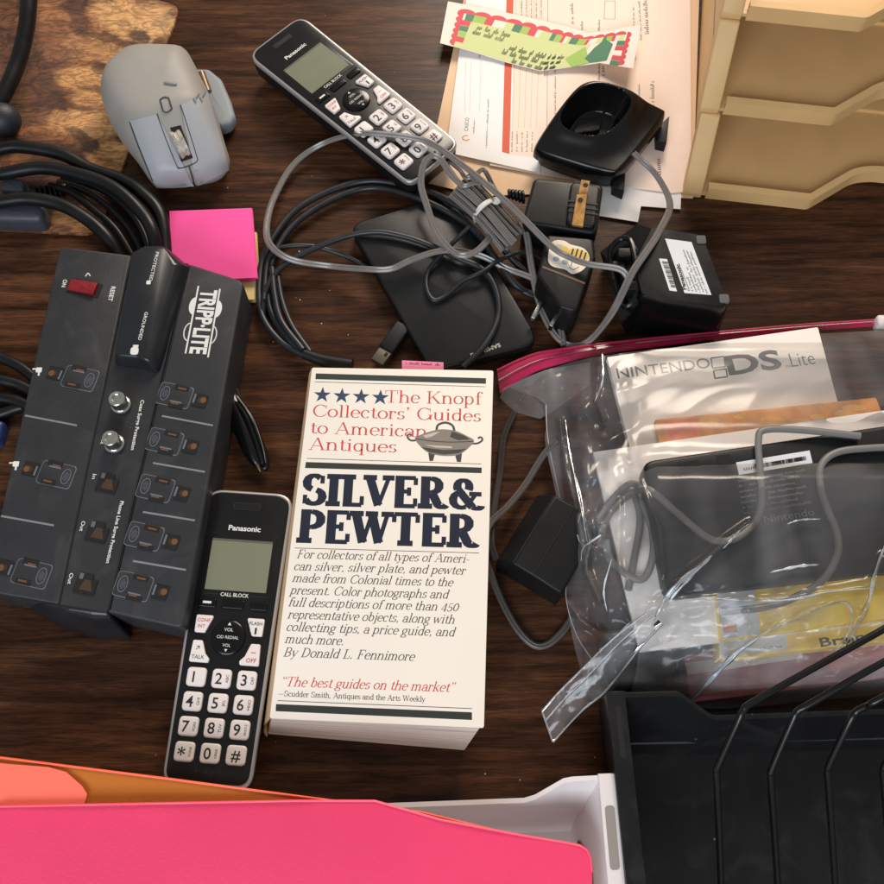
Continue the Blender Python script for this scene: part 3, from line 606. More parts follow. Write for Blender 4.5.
c = t.p(150, 282.5, 41); g.slab(rect(c.x - .8, c.y, 2.4, 2.4, .4), 41, 41.15)
c = t.p(88.5, 275, ZT); g.tube([(c.x - 1.6, c.y - 1, ZT), (c.x - .4, c.y + 1.2, ZT), (c.x + 1.2, c.y - .8, ZT)], .35, 5, 3)
t.add('symbol', g, INKW)
g = G(); a, b = t.p(216.5, 289, ZT), t.p(203, 356.5, ZT)            # maker's mark
put_sans(g, 'TRIPP\u00b7LITE', t.p(201.8, 289.5, ZT), t.p(189.8, 353.5, ZT), ZT + .14, 9.4, .035)
for a, b in (((198.5, 286), (185.5, 353.5)), ((220, 289), (208, 357.5))): g.line(t.p(*a, ZT), t.p(*b, ZT), .9, ZT + .12)
dv = (t.p(208, 357.5, ZT) - t.p(220, 289, ZT)).normalized(); nv = Vector((-dv.y, dv.x, 0))
def arcp(cpx, rad, side, hole):
    c_ = t.p(*cpx, ZT); out = []
    for k in range(13):
        a_ = math.pi * k / 12; out.append(c_ + dv * (math.cos(a_) * rad) + nv * (side * rad * .55 * math.sin(a_)))
    if hole: g.tube([(q.x, q.y, ZT + .1) for q in out], .38, 6, 0)
    else: g.poly([(q.x, q.y) for q in out], ZT + .13)
arcp((216.5, 309), 5.6, 1, False); arcp((211, 335), 5.6, 1, True); arcp((194.5, 306), 5.6, -1, False); arcp((189.5, 332), 5.6, -1, True)
t.add('maker_mark', g, INKW)
sw = t.p(84.5, 288, ZT)                                               # rocker switch, turned with the strip
def rot(cx, cy, x, y): return (cx + ux.x * x + uy.x * y, cy + ux.y * x + uy.y * y)
g = G(); g.slab([rot(sw.x, sw.y, x, y) for x, y in rect(0, 0, 19.5, 9, .6)], ZT - 1, ZT + .3); h = t.add('switch', g, DARK)
g = G(); zf = lambda x, y, z: (*rot(sw.x, sw.y, x, y), z + (.10 * x if z > ZT + .6 else 0))
g.slab(rect(-.8, 0, 16.6, 7.6, .7), ZT - 1, ZT + 2.2, .7, fn=zf); t.add('rocker', g, mat('red_rocker', (128, 24, 32), .3, vary=.15, vscale=300), h)
g = G()
for px, py in ((122, 402), (115.5, 441)):
    c = t.p(px, py + 4, ZT); g.lathe([(5.3, 0), (5.3, 2.2), (4.6, 2.4), (4.6, 3), (4.4, 10), (4.0, 10.4), (2.6, 10.4), (2.4, 9)], (c.x, c.y, ZT), (0, 0, 1), 18)
    t.add('coax_jack', g, STEEL); g = G()
for px, py in ((107.5, 483), (97.5, 532), (86, 584)):
    c = t.p(px, py, ZT); g = G(); g.slab([rot(c.x, c.y, x, y) for x, y in ((-5.6, -4.6), (5.6, -4.6), (5.6, 2.6), (2.6, 2.6), (2.6, 5), (-2.6, 5), (-2.6, 2.6), (-5.6, 2.6))], ZT - .8, ZT + .25)
    g.mi = 1; g.slab([rot(c.x, c.y, x, y) for x, y in ((-2.6, -3.4), (4.4, -3.4), (2.0, 2.2), (-1.2, 2.2))], ZT, ZT + .42)
    g.mi = 2
    for k in range(4): g.slab([rot(c.x, c.y, x, y) for x, y in rect(-4.2 + k * .5, 3.4, .25, 3)], ZT, ZT + .5)
    t.add('phone_jack', g, [DARK, mat('jack_copper', (64, 46, 34), .45), LINEG])

# ---------------------------------------------------------------- pen
t = Thing('ballpoint_pen', 'short black pen with a metal clip beside the surge protector', 'pen', P(246, 440, 0))
a, b = t.p(226, 383, 5), t.p(258, 465, 5); ax = (b - a); L_ = ax.length
g = G(); g.lathe([(3.8, 0), (5.4, 3), (6.0, L_ * .55), (5.6, L_ * .8), (3.6, L_ - 2), (2.4, L_)], a, ax, 20); t.add('barrel', g, BLACK)
g = G(); g.lathe([(1.9, L_), (1.0, L_ + 3.5), (.4, L_ + 4.5)], a, ax, 14); t.add('tip', g, mat('dull_tip', (120, 100, 74), .35, metal=.9))
g = G(); g.tube([t.p(x, y, z) for x, y, z in ((235, 398, 9), (248, 417, 11), (258.5, 443, 10), (264.5, 462, 7), (262, 469, 5))], 3.0, 10, flat=1.2); t.add('clip', g, BLACK)
g = G(); g.tube([t.p(x, y, z) for x, y, z in ((238, 398.5, 10.6), (252.5, 417.5, 11.9), (262, 444, 10.8), (266, 463, 7.6))], .35, 6); t.add('clip_edge', g, STEEL)

# ---------------------------------------------------------------- cordless handset, built once in its own millimetres
KEYW = mat('white_key', (222, 213, 210), .4, vary=.03); INKB = mat('black_ink', (28, 28, 30), .6); INKR = mat('red_ink', (190, 58, 62), .6)
SCREEN = mat('lcd_grey', (116, 119, 98), .18, vary=.04, vscale=25); FACE = mat('handset_face', (18, 18, 19), .24, vary=.12, vscale=40, spec=.4)
def build_handset(label, o, ang, group):
    t = Thing('cordless_handset', label, 'phone', o, ang, group)
    V = lambda v: 76 - v                                             # v = mm from the ear end
    ol_ = rnd([(-22.2, -76), (22.2, -76), (24, 76), (-24, 76)], [8, 8, 10, 10], 7)
    ol_ = ccw(ol_)
    g = G(); g.loft([[(x, y, z) for x, y in inset(ol_, i)] for i, z in ((7, 1.5), (4, 2), (1.5, 6), (.4, 12), (.2, 17))]); t.add('back_shell', g, BLACKM)
    g = G(); g.slab(ol_, 17, 20.6, 1.2, .6); t.add('rim', g, SILVER)
    fp = inset(ol_, 1.5); g = G(); g.slab(fp, 18, 21, .7); t.add('face_plate', g, FACE)
    g = G(); g.slab(rect(-.5, V(9), 15.5, 4.2, 1.6), 20, 21.3, .2); g.mi = 1; g.slab(rect(-.5, V(9), 13.5, 2.6, 1.2), 20, 21.42); 
    for k in range(9): g.slab(rect(-6 + k * 1.4, V(9), .5, 1.8), 20, 21.46)
    t.add('earpiece', g, [DARK, BLACKM])
    g = G(); g.slab(rect(0, V(41), 37, 33, 1), 20, 21.15, .1); g.mi = 1; g.slab(rect(0, V(41.5), 32.5, 27.5, .4), 20, 21.3); g.mi = 2; g.slab(rect(0, V(28.2), 32.5, 1.2), 20, 21.36)
    t.add('screen', g, [FACE, SCREEN, mat('lcd_shade', (88, 90, 78), .3)])
    g = G(); put_sans(g, 'Panasonic', (-8.7, V(22.6)), (8.7, V(22.6)), 21.16, 2.9, .025); t.add('lettering', g, INKW); g = G(); put_sans(g, 'CALL BLOCK', (-7.4, V(58.3)), (7.4, V(58.3)), 21.2, 2.0, .012)
    t.add('lettering', g, INKW)
    for k in (-1, 0, 1):
        g = G(); g.slab(rect(k * 13.6, V(62.4), 11.4 if k == 0 else 9.4, 4.4, .8), 20, 21.9, .4)
        if k == -1: g.mi = 1; g.slab(rect(k * 13.6, V(62.2), 4.4, 1.2), 21, 22.0)
        t.add('soft_key', g, [BLACK, INKW])
    g = G(); g.lathe([(9.2, 20), (9.2, 20.6), (8.8, 21.9), (8.2, 22.3), (4.2, 22.1), (.0, 22.1)], (0, V(79.5), 0), (0, 0, 1), 36); g.mi = 1
    put_center(g, 'VOL', (0, V(75.6)), 1.8, 22.36); put_center(g, 'CID REDIAL', (0, V(79.5)), 1.6, 22.36); put_center(g, 'VOL', (0, V(83.6)), 1.6, 22.36)
    g.poly([(-.9, V(73.4)), (.9, V(73.4)), (0, V(71.8))], 22.36); g.poly([(-.8, V(85.6)), (0, V(87)), (.8, V(85.6))], 22.36)
    t.add('navigation_key', g, [BLACK, INKW])
    def key(poly, marks, bt=.9):
        g_ = G(); g_.slab(poly, 20, 22.6, bt); g_.mi = 1
        for mk in marks: put_center(g_, mk[0], (mk[1], mk[2]), mk[3], 22.66, mk[4] if len(mk) > 4 else 0, .012)
        return g_
    kk = [(rnd([(-17.6, V(78)), (-17.8, V(69)), (-8.6, V(69)), (-11.2, V(75.5)), (-12.2, V(78))], .9, 3), (('CONF', -13.6, V(71.6), 1.8), ('INT', -14.3, V(74.8), 1.8)), INKR),
          (rnd([(17.6, V(78)), (17.8, V(69)), (8.6, V(69)), (11.2, V(75.5)), (12.2, V(78))], .9, 3), (('FLASH', 13.6, V(71.6), 1.8), ('\u25ae', 14, V(75), 2.4)), INKB),
          (rnd([(-18, V(93)), (-17.4, V(82)), (-12.6, V(82)), (-10.2, V(88.5)), (-7.8, V(91)), (-8, V(93))], .9, 3), (('TALK', -13.6, V(90.4), 2.0), ('\u2197', -14.4, V(85.6), 2.6)), mat('green_ink', (70, 92, 78), .6)),
          (rnd([(18, V(93)), (17.4, V(82)), (12.6, V(82)), (10.2, V(88.5)), (7.8, V(91)), (8, V(93))], .9, 3), (('OFF', 13.8, V(90.4), 2.2), ('\u2013', 14.4, V(86), 3.4)), INKR)]
    for poly, marks, ink in kk: t.add('function_key', key(poly, marks, .35), [KEYW, ink])
    sub = {'1': '', '2': 'ABC', '3': 'DEF', '4': 'GHI', '5': 'JKL', '6': 'MNO', '7': 'PQRS', '8': 'TUV', '9': 'WXYZ', '*': 'TONE', '0': 'OPER', '#': ''}
    for r_, row in enumerate(('123', '456', '789', '*0#')):
        for c_, ch in enumerate(row):
            x, y = (c_ - 1) * 12.9, V(100.3 + r_ * 12.05)
            g = key(rect(x, y, 9.9, 9.5, 2.2), [(ch, x - (1.3 if sub[ch] or ch == '1' else 0) , y - (1.2 if ch == '*' else 0), 5.6 if ch != '*' else 6.6)])
            if sub[ch]: put_center(g, sub[ch], (x + 3.0, y), 1.35 if len(sub[ch]) > 3 else 1.6, 22.66, math.pi / 2)
            t.add('key', g, [KEYW, INKB])
    g = G()
    for dx, w_ in ((-6, 1.2), (-1.0, 2.2), (2, 2.2), (6, 1.2)): g.slab(rect(dx, V(145), w_, 1.6, .6), 20, 21.06)
    t.add('microphone', g, DARK)
    return t
a, b = P(250.5, 491, 21), P(205.5, 787, 21); d = a - b; m0 = (a + b) / 2
hs = build_handset('black cordless phone handset with silver rim beside the paperback book', (m0.x, m0.y, 0), math.atan2(d.y, d.x) - math.pi / 2, 'cordless handsets'); hs.e.scale = (.985, d.length / 152, 1)
a, b = P(274, 34, 24), P(436, 164, 24); d = a - b; m0 = (a + b) / 2
h2 = copy_tree(hs.e); h2.location = Vector((m0.x, m0.y, 3)) * K; h2.rotation_euler = (0, 0, math.atan2(d.y, d.x) - math.pi / 2); h2.scale = (1.0, d.length / 152, 1)
h2['label'] = 'black cordless phone handset crossed by a grey cord beside the papers'

# ---------------------------------------------------------------- paperback book
def page_mat():
    m = mat('page_edges', (224, 212, 206), .9); nt = m.node_tree; b = nt.nodes['Principled BSDF']; L = nt.links.new
    tc = nt.nodes.new('ShaderNodeTexCoord'); mp = nt.nodes.new('ShaderNodeMapping'); mp.inputs['Scale'].default_value = (12, 12, 2600); L(tc.outputs['Object'], mp.inputs[0])
    n = nt.nodes.new('ShaderNodeTexNoise'); n.inputs['Scale'].default_value = 1; n.inputs['Detail'].default_value = 4; L(mp.outputs[0], n.inputs['Vector'])
    r_ = ramp(nt, [(.32, (168, 152, 142)), (.48, (220, 207, 200)), (.7, (236, 226, 220))]); L(n.outputs['Fac'], r_.inputs[0]); L(r_.outputs[0], b.inputs['Base Color'])
    bp = nt.nodes.new('ShaderNodeBump'); bp.inputs['Strength'].default_value = .5; bp.inputs['Distance'].default_value = .0005; L(n.outputs['Fac'], bp.inputs['Height']); L(bp.outputs[0], b.inputs['Normal']); return m
CR = mat('cream_cover', (232, 223, 211), .5, vary=.02, vscale=14); PAGE = page_mat()
BAR = mat('green_black_ink', (34, 42, 38), .55); NAVY = mat('navy_ink', (25, 33, 50), .55, spec=.3); RED = mat('red_print', (196, 62, 62), .55); TXT = mat('grey_text_ink', (74, 70, 72), .6)
t = Thing('paperback_book', 'cream paperback antiques guide with a navy slab title', 'book', P(390, 545, 0)); ZB = 28
cov = [t.p(x, y, ZB) for x, y in ((312, 367.5), (493.5, 370.5), (484, 728), (269.5, 718.5))]
low = [t.p(x, y, 1) for x, y in ((313, 386), (478, 388), (466.5, 753.5), (266, 737))]
def lerp4(f, ins): # page block between the covers, leaning
    q = [low[i] + (cov[i] - low[i]) * f for i in range(4)]; c_ = sum(q, Vector()) / 4; return [(c_ + (p_ - c_) * ins) for p_ in q]
g = G(); rings = []
for k in range(13):
    f = k / 12; q = ccw([(p_.x, p_.y) for p_ in lerp4(f, .985)]); q = rnd(q, [1, 1, 1, 1], 2); rings.append([(x, y, 1.4 + 25.9 * f) for x, y in q])
g.loft(rings); t.add('page_block', g, PAGE)
g = G(); g.slab(rnd([(p_.x, p_.y) for p_ in cov], 1.2, 3), ZB - .5, ZB, .2); t.add('front_cover', g, CR)
g = G(); g.slab(rnd([(p_.x, p_.y) for p_ in lerp4(0, .982)], 1.2, 3), .3, 1.3, .2); t.add('back_cover', g, CR)
g = G(); n = 8; rows = []
for k in range(n + 1):
    f = k / n; bow = 2.2 * math.sin(math.pi * f); rows.append([(low[i].x + (cov[i].x - low[i].x) * f - bow, low[i].y + (cov[i].y - low[i].y) * f, .9 + (ZB - 1.3) * f) for i in (0, 3)])
g.grid(rows); g.grid([[(x + .6, y, z) for x, y, z in r_] for r_ in rows][::-1]); t.add('spine', g, mat('tan_spine', (232, 196, 158), .5, vary=.05))
zc = ZB + .03
def Q(px, py): return t.p(px, py, ZB)
g = G()
for a in ((315.8, 373.4, 486, 378.2, 315.4, 379.2, 486, 383.8), (305.8, 462, 481.8, 467.6, 305, 468, 481.6, 473.2), (276, 704, 472, 712.3, 275.6, 711.2, 472, 720)):
    g = G(); g.poly([(Q(a[i], a[i + 1]).x, Q(a[i], a[i + 1]).y) for i in (0, 2, 6, 4)], zc); t.add('cover_bar', g, BAR)
for a, b in (((314.7, 381.8), (485.5, 386.8)), ((306.8, 458.4), (481.5, 464)), ((294.8, 548), (479, 553)), ((277.5, 700.6), (472, 708.6))): g = G(); g.line(Q(*a), Q(*b), .32, zc); t.add('cover_rule', g, BAR)
g = G(); rr = math.atan2((Q(380, 396.2) - Q(322, 394.4)).y, (Q(380, 396.2) - Q(322, 394.4)).x)
for c in ((322.3, 395), (341.8, 396), (361, 396.7), (380.3, 397.6)): q = Q(*c); g.poly(star(q.x, q.y, 5.0, rr * -1), zc)
t.add('stars', g, mat('star_navy', (38, 58, 88), .5))
g = G()
for s_, a, b, cap in (('The Knopf', (384, 402.4), (481.5, 404.6), 7.3), ("Collectors' Guides", (311.5, 416.4), (481.5, 421.6), 7.1), ('to American', (309.4, 433.2), (427.5, 437.2), 7.1), ('Antiques', (308, 449.6), (397, 452.6), 7.1)):
    put_serif(g, s_, Q(*a), Q(*b), cap, zc, thick=.075, thin=.028)
put_serif(g, '{The best guides on the market}', Q(279.5, 686), Q(454, 692), 4.6, zc, thick=.085, thin=.035, slant=.28)
t.add('series_title', g, RED)
g = G()
put_serif(g, 'SILVER', Q(301, 503.8), Q(446, 507.6), 16.3, zc, thick=.215, thin=.10, sthick=.125)
put_serif(g, '&', Q(450.5, 507.8), Q(482, 508.8), 15.8, zc, thick=.20, thin=.10, sthick=.11)
put_serif(g, 'PEWTER', Q(296, 541), Q(476.5, 546.4), 16.5, zc, thick=.215, thin=.10, sthick=.125)
t.add('title', g, NAVY)
g = G()
for s_, a, b in (('For collectors of all types of Ameri-', (295.8, 558), (469, 562.8)), ('can silver, silver plate, and pewter', (293.2, 570), (465, 574.6)), ('made from Colonial times to the', (291.8, 581.8), (452.5, 586.4)),
                 ('present. Color photographs and', (289.6, 594), (448, 598.6)), ('full descriptions of more than 450', (287.6, 606.2), (458, 611.2)), ('representative objects, along with', (287.2, 618.4), (454.4, 623.8)),
                 ('collecting tips, a price guide, and', (285.6, 630.8), (454.4, 636.4)), ('much more.', (284.4, 643), (343.6, 645.2)), ('By Donald L. Fennimore', (282.4, 656.4), (414, 660.8))):
    put_serif(g, s_, Q(*a), Q(*b), 4.5, zc, thick=.085, thin=.038, slant=.28)
put_serif(g, '_Scudder Smith, Antiques and the Arts Weekly', Q(278.2, 696), Q(425.3, 701.8), 2.6, zc, thick=.10, thin=.05)
t.add('cover_text', g, TXT)
def pq(*pp): return [tuple(Q(x, y)[:2]) for x, y in pp]
PEW = [mat('pewter_' + n_, c, .5) for n_, c in (('mid', (128, 120, 110)), ('dark', (62, 58, 54)), ('light', (190, 180, 164)), ('line', (36, 34, 32)))]
g = G(); g.mi = 1
def arcline(pp, wd, z):
    q = cat([(*Q(*p_)[:2], 0) for p_ in pp], 5)
    for i in range(len(q) - 1): g.line(q[i], q[i + 1], wd, z + .001 * (i % 3))
arcline([(418, 440), (411, 440.5), (407.5, 437), (409, 434), (411.5, 435.5)], 1.1, zc); arcline([(469, 443), (477, 443.5), (482.5, 440), (480.5, 437), (478, 438.5)], 1.1, zc)
arcline([(436.5, 430.5), (438, 425), (445.5, 422.6), (452.5, 425.5), (454.5, 431.5)], 1.3, zc)
g.poly(pq((428, 451), (435, 454), (433, 461), (429.5, 461)), zc); g.poly(pq((455, 455), (462, 453), (461, 462), (457, 462)), zc)
g.mi = 0; bowl = cat([(*q, 0) for q in pq((416, 439), (420, 446), (429, 453), (444, 456), (459, 454.6), (469, 447.5), (473, 441.6), (458, 442), (444, 442), (430, 440.5))], 4, True)
g.poly([(q.x, q.y) for q in bowl], zc + .006)
g.mi = 1; g.poly(pq((421, 447), (430, 452.4), (444, 454.6), (459, 453.2), (467, 448.5), (458, 449.5), (444, 450), (431, 448.5)), zc + .010)
g.mi = 0; lid = cat([(*q, 0) for q in pq((415, 438), (424, 433.5), (436, 430), (445, 429.4), (456, 431), (466, 435.5), (474, 440.6), (458, 441.6), (444, 441.6), (428, 440))], 4, True)
g.poly([(q.x, q.y) for q in lid], zc + .013)
g.mi = 2; g.poly(pq((423, 435.6), (434, 432.4), (440, 431.8), (432, 436.6), (426, 438)), zc + .017); g.poly(pq((424, 444.6), (436, 447.6), (452, 448.2), (452, 446.4), (437, 445.6)), zc + .017)
g.mi = 1; g.poly(pq((452, 431.4), (464, 435.6), (470, 439.4), (458, 440.2), (450, 437)), zc + .017)
g.mi = 3; arcline([(415, 438.6), (430, 440.8), (445, 442), (459, 442), (474, 441.4)], .45, zc + .02)
t.add('tureen_picture', g, PEW)
g = G(); a = [P(x, y, 24) for x, y in ((402, 360.5), (443.5, 362.5), (443.5, 385), (402, 385))]; g.slab([(q.x, q.y) for q in a], 24, 24.25); g.mi = 1
for k in range(3): greek(g, P(406, 364.5, 24), P(439, 366, 24), 1.6, 24.3, 3)
single('page_flag', 'pink sticky flag poking out of the top of the book', 'bookmark', g, [mat('flag_pink', (230, 128, 160), .7), mat('flag_ink', (160, 60, 90), .7)], P(422, 366, 24))

# ---------------------------------------------------------------- portable drive and its cable
t = Thing('portable_drive', 'flat matt black portable drive beneath the tangled cords', 'hard drive', P(445, 285, 0))
q = rnd(t.q((349, 225), (453, 192), (541, 343), (431, 371), z=10), [8, 8, 10, 9], 6)
g = G(); g.slab(q, .6, 10.5, 1.6, 1.2, 4); t.add('case', g, mat('drive_rubber', (24, 25, 26), .27, spec=.42, bump=.12, bscale=2600, vary=.06, vscale=30))
g = G(); g.tube([(x, y, 7.2) for x, y in inset(ccw(q), -.05)], .5, 6, 0, True); t.add('seam', g, BLACK)
g = G(); put_sans(g, 'SAMSUNG', t.p(499.5, 343, 10.5), t.p(470, 354, 10.5), 10.58, 2.6, .03); t.add('lettering', g, mat('pale_print', (168, 170, 150), .6))
t = Thing('usb_cable', 'thin black cable coiled in a ring around the flat drive', 'cable', P(330, 275, 0))
CAB = mat('black_cable', (31, 33, 37), .4, vary=.2, vscale=120)
def cord(path, r, name='cable', m_=CAB, n=10, **k):
    g_ = G(); g_.tube([t.p(*q_) for q_ in path], r, n, **k); return t.add(name, g_, m_)
cord([(548, 292, 3), (530, 276, 6), (508, 254, 10), (490, 232, 14), (470, 214, 14), (447, 200, 14), (419, 189, 10), (373, 181, 6), (335, 189, 5), (297, 209, 5), (273, 238, 5), (261, 268, 5), (261, 312, 5), (280, 341, 5), (306, 356, 6)], 2.2)
cord([(546, 300, 3), (522, 290, 8), (498, 262, 13), (478, 234, 14), (455, 216, 13), (420, 199, 13), (376, 188, 6), (340, 196, 5), (303, 217, 5), (282, 240, 5), (270, 270, 5), (270, 308, 5), (288, 338, 6), (309, 356, 6)], 2.1)
cord([(264, 300, 8), (268, 262, 8), (281, 248, 9), (311, 246, 8), (340, 254, 5), (362, 264, 2.5), (380, 275, 2.5)], 1.5)
cord([(262, 320, 4), (266, 290, 8), (287, 263, 10), (335, 240, 12), (373, 232, 14), (406, 237, 14), (434, 247, 14), (458, 258, 14.5), (482, 269, 14.5), (496, 290, 14), (498, 318, 13.5), (484, 346, 13.5), (463, 367, 12)], 1.9)
cord([(303, 350, 9), (282, 322, 9), (275, 296, 9), (272, 268, 9)], 2.0); cord([(310, 352, 7), (292, 326, 7), (282, 300, 7), (277, 270, 7)], 1.9)
cord([(548, 262, 4), (524, 252, 12), (500, 260, 16), (482, 272, 17), (463, 281, 15), (447, 295, 13), (434, 300, 13), (427, 289, 13), (428, 272, 13), (440, 256, 15), (462, 234, 19), (470, 226, 21)], 1.4)
cord([(459, 212, 14), (480, 236, 13), (497, 262, 13), (514, 284, 12), (530, 292, 7), (548, 288, 3)], 1.3)
cord([(304, 354, 7), (325, 361, 7), (352, 366, 7)], 4.2, 'strain_relief', BLACKM, taper=lambda f: .75 + .35 * f)
g = G(); a, b = t.p(404, 325, 7), t.p(386, 350, 7); d = (b - a); L_ = d.length; d.normalize(); s_ = Vector((-d.y, d.x, 0))
def bar(A, B, wd, z0, z1, bt=.6):
    dd = (B - A); dd.z = 0; dd.normalize(); n_ = Vector((-dd.y, dd.x, 0)) * wd / 2; g.slab([tuple(x[:2]) for x in (A - n_, B - n_, B + n_, A + n_)], z0, z1, bt)
bar(a, b, 9.5, 2, 9, 1.2); t.add('plug', g, BLACKM)
g = G(); bar(b, t.p(377, 362, 7), 8, 3, 7.5, .2); g.mi = 1; bar(b + d * 1.5 + s_ * 1.8, b + d * 4 + s_ * 1.8, 1.8, 7.4, 7.6, 0); t.add('plug_shell', g, [mat('dull_steel', (104, 97, 88), .4, metal=.8), DARK])

# ---------------------------------------------------------------- loose papers
def sheet(cs, z, th=.25, r=0):
    g_ = G(); q_ = [tuple(P(x, y, z)[:2]) for x, y in cs]; g_.slab(rnd(q_, r) if r else q_, z - th, z); return g_
TAN = mat('tan_envelope', (232, 196, 160), .8, vary=.03, vscale=25)
single('paper_envelope', 'tan envelope at the very bottom of the paper stack', 'envelope', sheet(((470, -30), (700, -30), (693, 198), (560, 193), (480, 196), (425, 182)), 1.2, .8), TAN, P(560, 100, .4))
WHP = mat('white_paper', (242, 238, 236), .8, vary=.02, vscale=20)
single('paper_slip', 'white slip of paper with a stepped corner under the black cradle', 'paper', sheet(((560, 150), (683, 150), (680.5, 209), (641, 206), (638, 222), (590, 214)), 1.8, .4), WHP, P(640, 190, 1.4))
g = sheet(((474, -30), (690, -30), (691.5, 191), (672, 193), (560, 178), (490, 165)), 2.6, .5); g.mi = 1
o = P(560, 100, 2)
for (x0, y0, x1, y1, h) in ((556, 150, 556, 60, 1.4), (600, 80, 600, 20, 1.6), (613, 62, 613, 46, 2.0), (640, 110, 640, 84, 1.6), (636, 60, 634, 5, 1.4), (642, 40, 640, 2, 1.6), (649, 34, 647, 1, 3.0), (661, 175, 660, 160, 3.0), (654, 118, 654, 82, 2.6), (605, 76, 604, 66, 2.0), (574, 24, 573, 3, 2.2), (583, 34, 583, 22, 2.0)): greek(g, P(x0, y0, 2.6), P(x1, y1, 2.6), h, 2.66, x0)
g.mi = 2
for a, b in (((548, -20), (547, 130)), ): g.line(P(*a, 2.6), P(*b, 2.6), .4, 2.66)
q = [P(x, y, 2.6) for x, y in ((605, 1), (615, 1), (615, 19), (604, 19))]
for i in range(4): g.line(q[i], q[(i + 1) % 4], .4, 2.66)
single('paper_letter', 'peach letter with sideways print lying under the holiday strip', 'paper', g, [mat('peach_paper', (247, 225, 210), .8, vary=.02), TXT, mat('faint_rule', (176, 150, 132), .8)], o)
g = sheet(((470, -30), (548, -30), (540, 173), (446, 152)), 3.4, .3); g.mi = 1
g.poly([tuple(P(x, y, 3.4)[:2]) for x, y in ((507, -20), (514, -20), (509.5, 154), (502, 152))], 3.45); g.mi = 5; g.poly([tuple(P(x, y, 3.4)[:2]) for x, y in ((515, -20), (547, -20), (540, 158), (511, 155))], 3.42); g.mi = 2
for (x0, y0, x1, y1, h) in ((487, 148, 489, 100, 1.2), (480, 58, 481, 50, 1.6), (474, 134, 475, 122, .9)): greek(g, P(x0, y0, 3.4), P(x1, y1, 3.4), h, 3.45, x0)
for x in (516, 521, 526, 531, 536): greek(g, P(x - 3.5, 152, 3.4), P(x - 3, 132, 3.4), 1.3, 3.45, x); greek(g, P(x + 6, 18, 3.4), P(x + 6, -5, 3.4), 1.2, 3.45, x + 9)
g.mi = 3
for x in (517, 523, 529, 535, 541): g.line(P(x, -20, 3.4), P(x - 4.5, 128, 3.4), .25, 3.45)
for x in (466, 471, 481): g.line(P(x, 60, 3.4), P(x - 1.5, 112, 3.4), .2, 3.45)
g.mi = 4; c = P(466, 138, 3.4); 
for k in range(9):
    a_ = R(60 + 30 * k); g.line((c.x + 2.3 * math.cos(a_), c.y + 1.9 * math.sin(a_)), (c.x + 2.3 * math.cos(a_ + .56), c.y + 1.9 * math.sin(a_ + .56)), .8, 3.46 + .002 * k)
g.mi = 2; put_sans(g, 'CASCO', P(468, 131, 3.4), P(469, 118, 3.4), 3.46, 2.6)
g.mi = 4; greek(g, P(474, 134, 3.4), P(475, 120, 3.4), 1.1, 3.47, 77)
single('paper_invoice', 'white invoice with an orange stripe down its length', 'paper', g, [WHP, mat('orange_stripe', (214, 92, 62), .7), TXT, mat('pale_rule', (190, 176, 168), .8), mat('orange_print', (226, 150, 90), .7), mat('peach_print', (246, 222, 204), .8)], P(500, 80, 3))
# holiday strip, arched at both ends
AR, AG, AL, AW = mat('tag_red', (206, 48, 62), .6), mat('tag_green', (52, 116, 84), .6), mat('tag_lime', (150, 186, 74), .6), mat('tag_white', (236, 226, 214), .7, vary=.02)
zt = lambda x: 5 + 9 * max(0, (x - 560) / 80) ** 1.6 + 4 * max(0, (500 - x) / 60) ** 1.5
def tg(px, py, lift=0): z = zt(px); q_ = P(px, py, z); return (q_.x, q_.y, z + lift)
top = [(448, 1.3), (490, 9), (530, 17.5), (565, 26), (590, 33), (615, 29), (641, 24.5)]; bot = [(440, 43), (470, 51), (505, 62), (540, 71), (565, 68), (600, 63), (633, 68.5)]
def tagxy(u, v):
    f = u * 6; i = min(5, int(f)); f -= i
    a = (top[i][0] + (top[i + 1][0] - top[i][0]) * f, top[i][1] + (top[i + 1][1] - top[i][1]) * f); b = (bot[i][0] + (bot[i + 1][0] - bot[i][0]) * f, bot[i][1] + (bot[i + 1][1] - bot[i][1]) * f)
    return (a[0] + (b[0] - a[0]) * v, a[1] + (b[1] - a[1]) * v)
g = G(); g.grid([[tg(*tagxy(j / 36, i / 6)) for j in range(37)] for i in range(7)][::-1]); g.grid([[tg(*tagxy(j / 36, i / 6), -.25) for j in range(37)] for i in range(7)])
def tpoly(uv, lift): 
    pp = [tg(*tagxy(u, v), lift) for u, v in uv]; g.poly(pp if area([(x, y) for x, y, z in pp]) > 0 else pp[::-1])
g.mi = 1
for k in range(13):                                                    # scalloped red edge
    u = .085 + k * .0665; tpoly([(u + .038 * math.cos(a_), .2 - .1 * math.sin(a_)) for a_ in [math.pi * j / 8 for j in range(9)]], .06 + .004 * (k % 2))
for k in range(6):
    v = .22 + k * .135; tpoly([(.075 - .028 * math.sin(a_), v + .085 * math.cos(a_)) for a_ in [math.pi * j / 8 for j in range(9)]], .06 + .004 * (k % 2)); tpoly([(.925 + .028 * math.sin(a_), v + .085 * math.cos(a_)) for a_ in [math.pi * j / 8 for j in range(9)]], .06 + .004 * (k % 2))
rr = random.Random(5); u = .085; k = 0
while u < .91:
    w_ = rr.choice((.02, .05, .035)); g.mi = (2, 4, 1, 0, 3)[k % 5]; tpoly([(u, .2), (min(u + w_, .915), .2), (min(u + w_, .915), .36), (u, .36)], .08); u += w_; k += 1
for k in range(5):
    v = .36 + .13 * k; g.mi = (1, 2, 4, 1, 3)[k]; tpoly([(.075, v), (.115, v), (.115, v + .12), (.075, v + .12)], .08); g.mi = (2, 1, 0, 1, 2)[k]; tpoly([(.88, v), (.925, v), (.925, v + .12), (.88, v + .12)], .085)
g.mi = 3
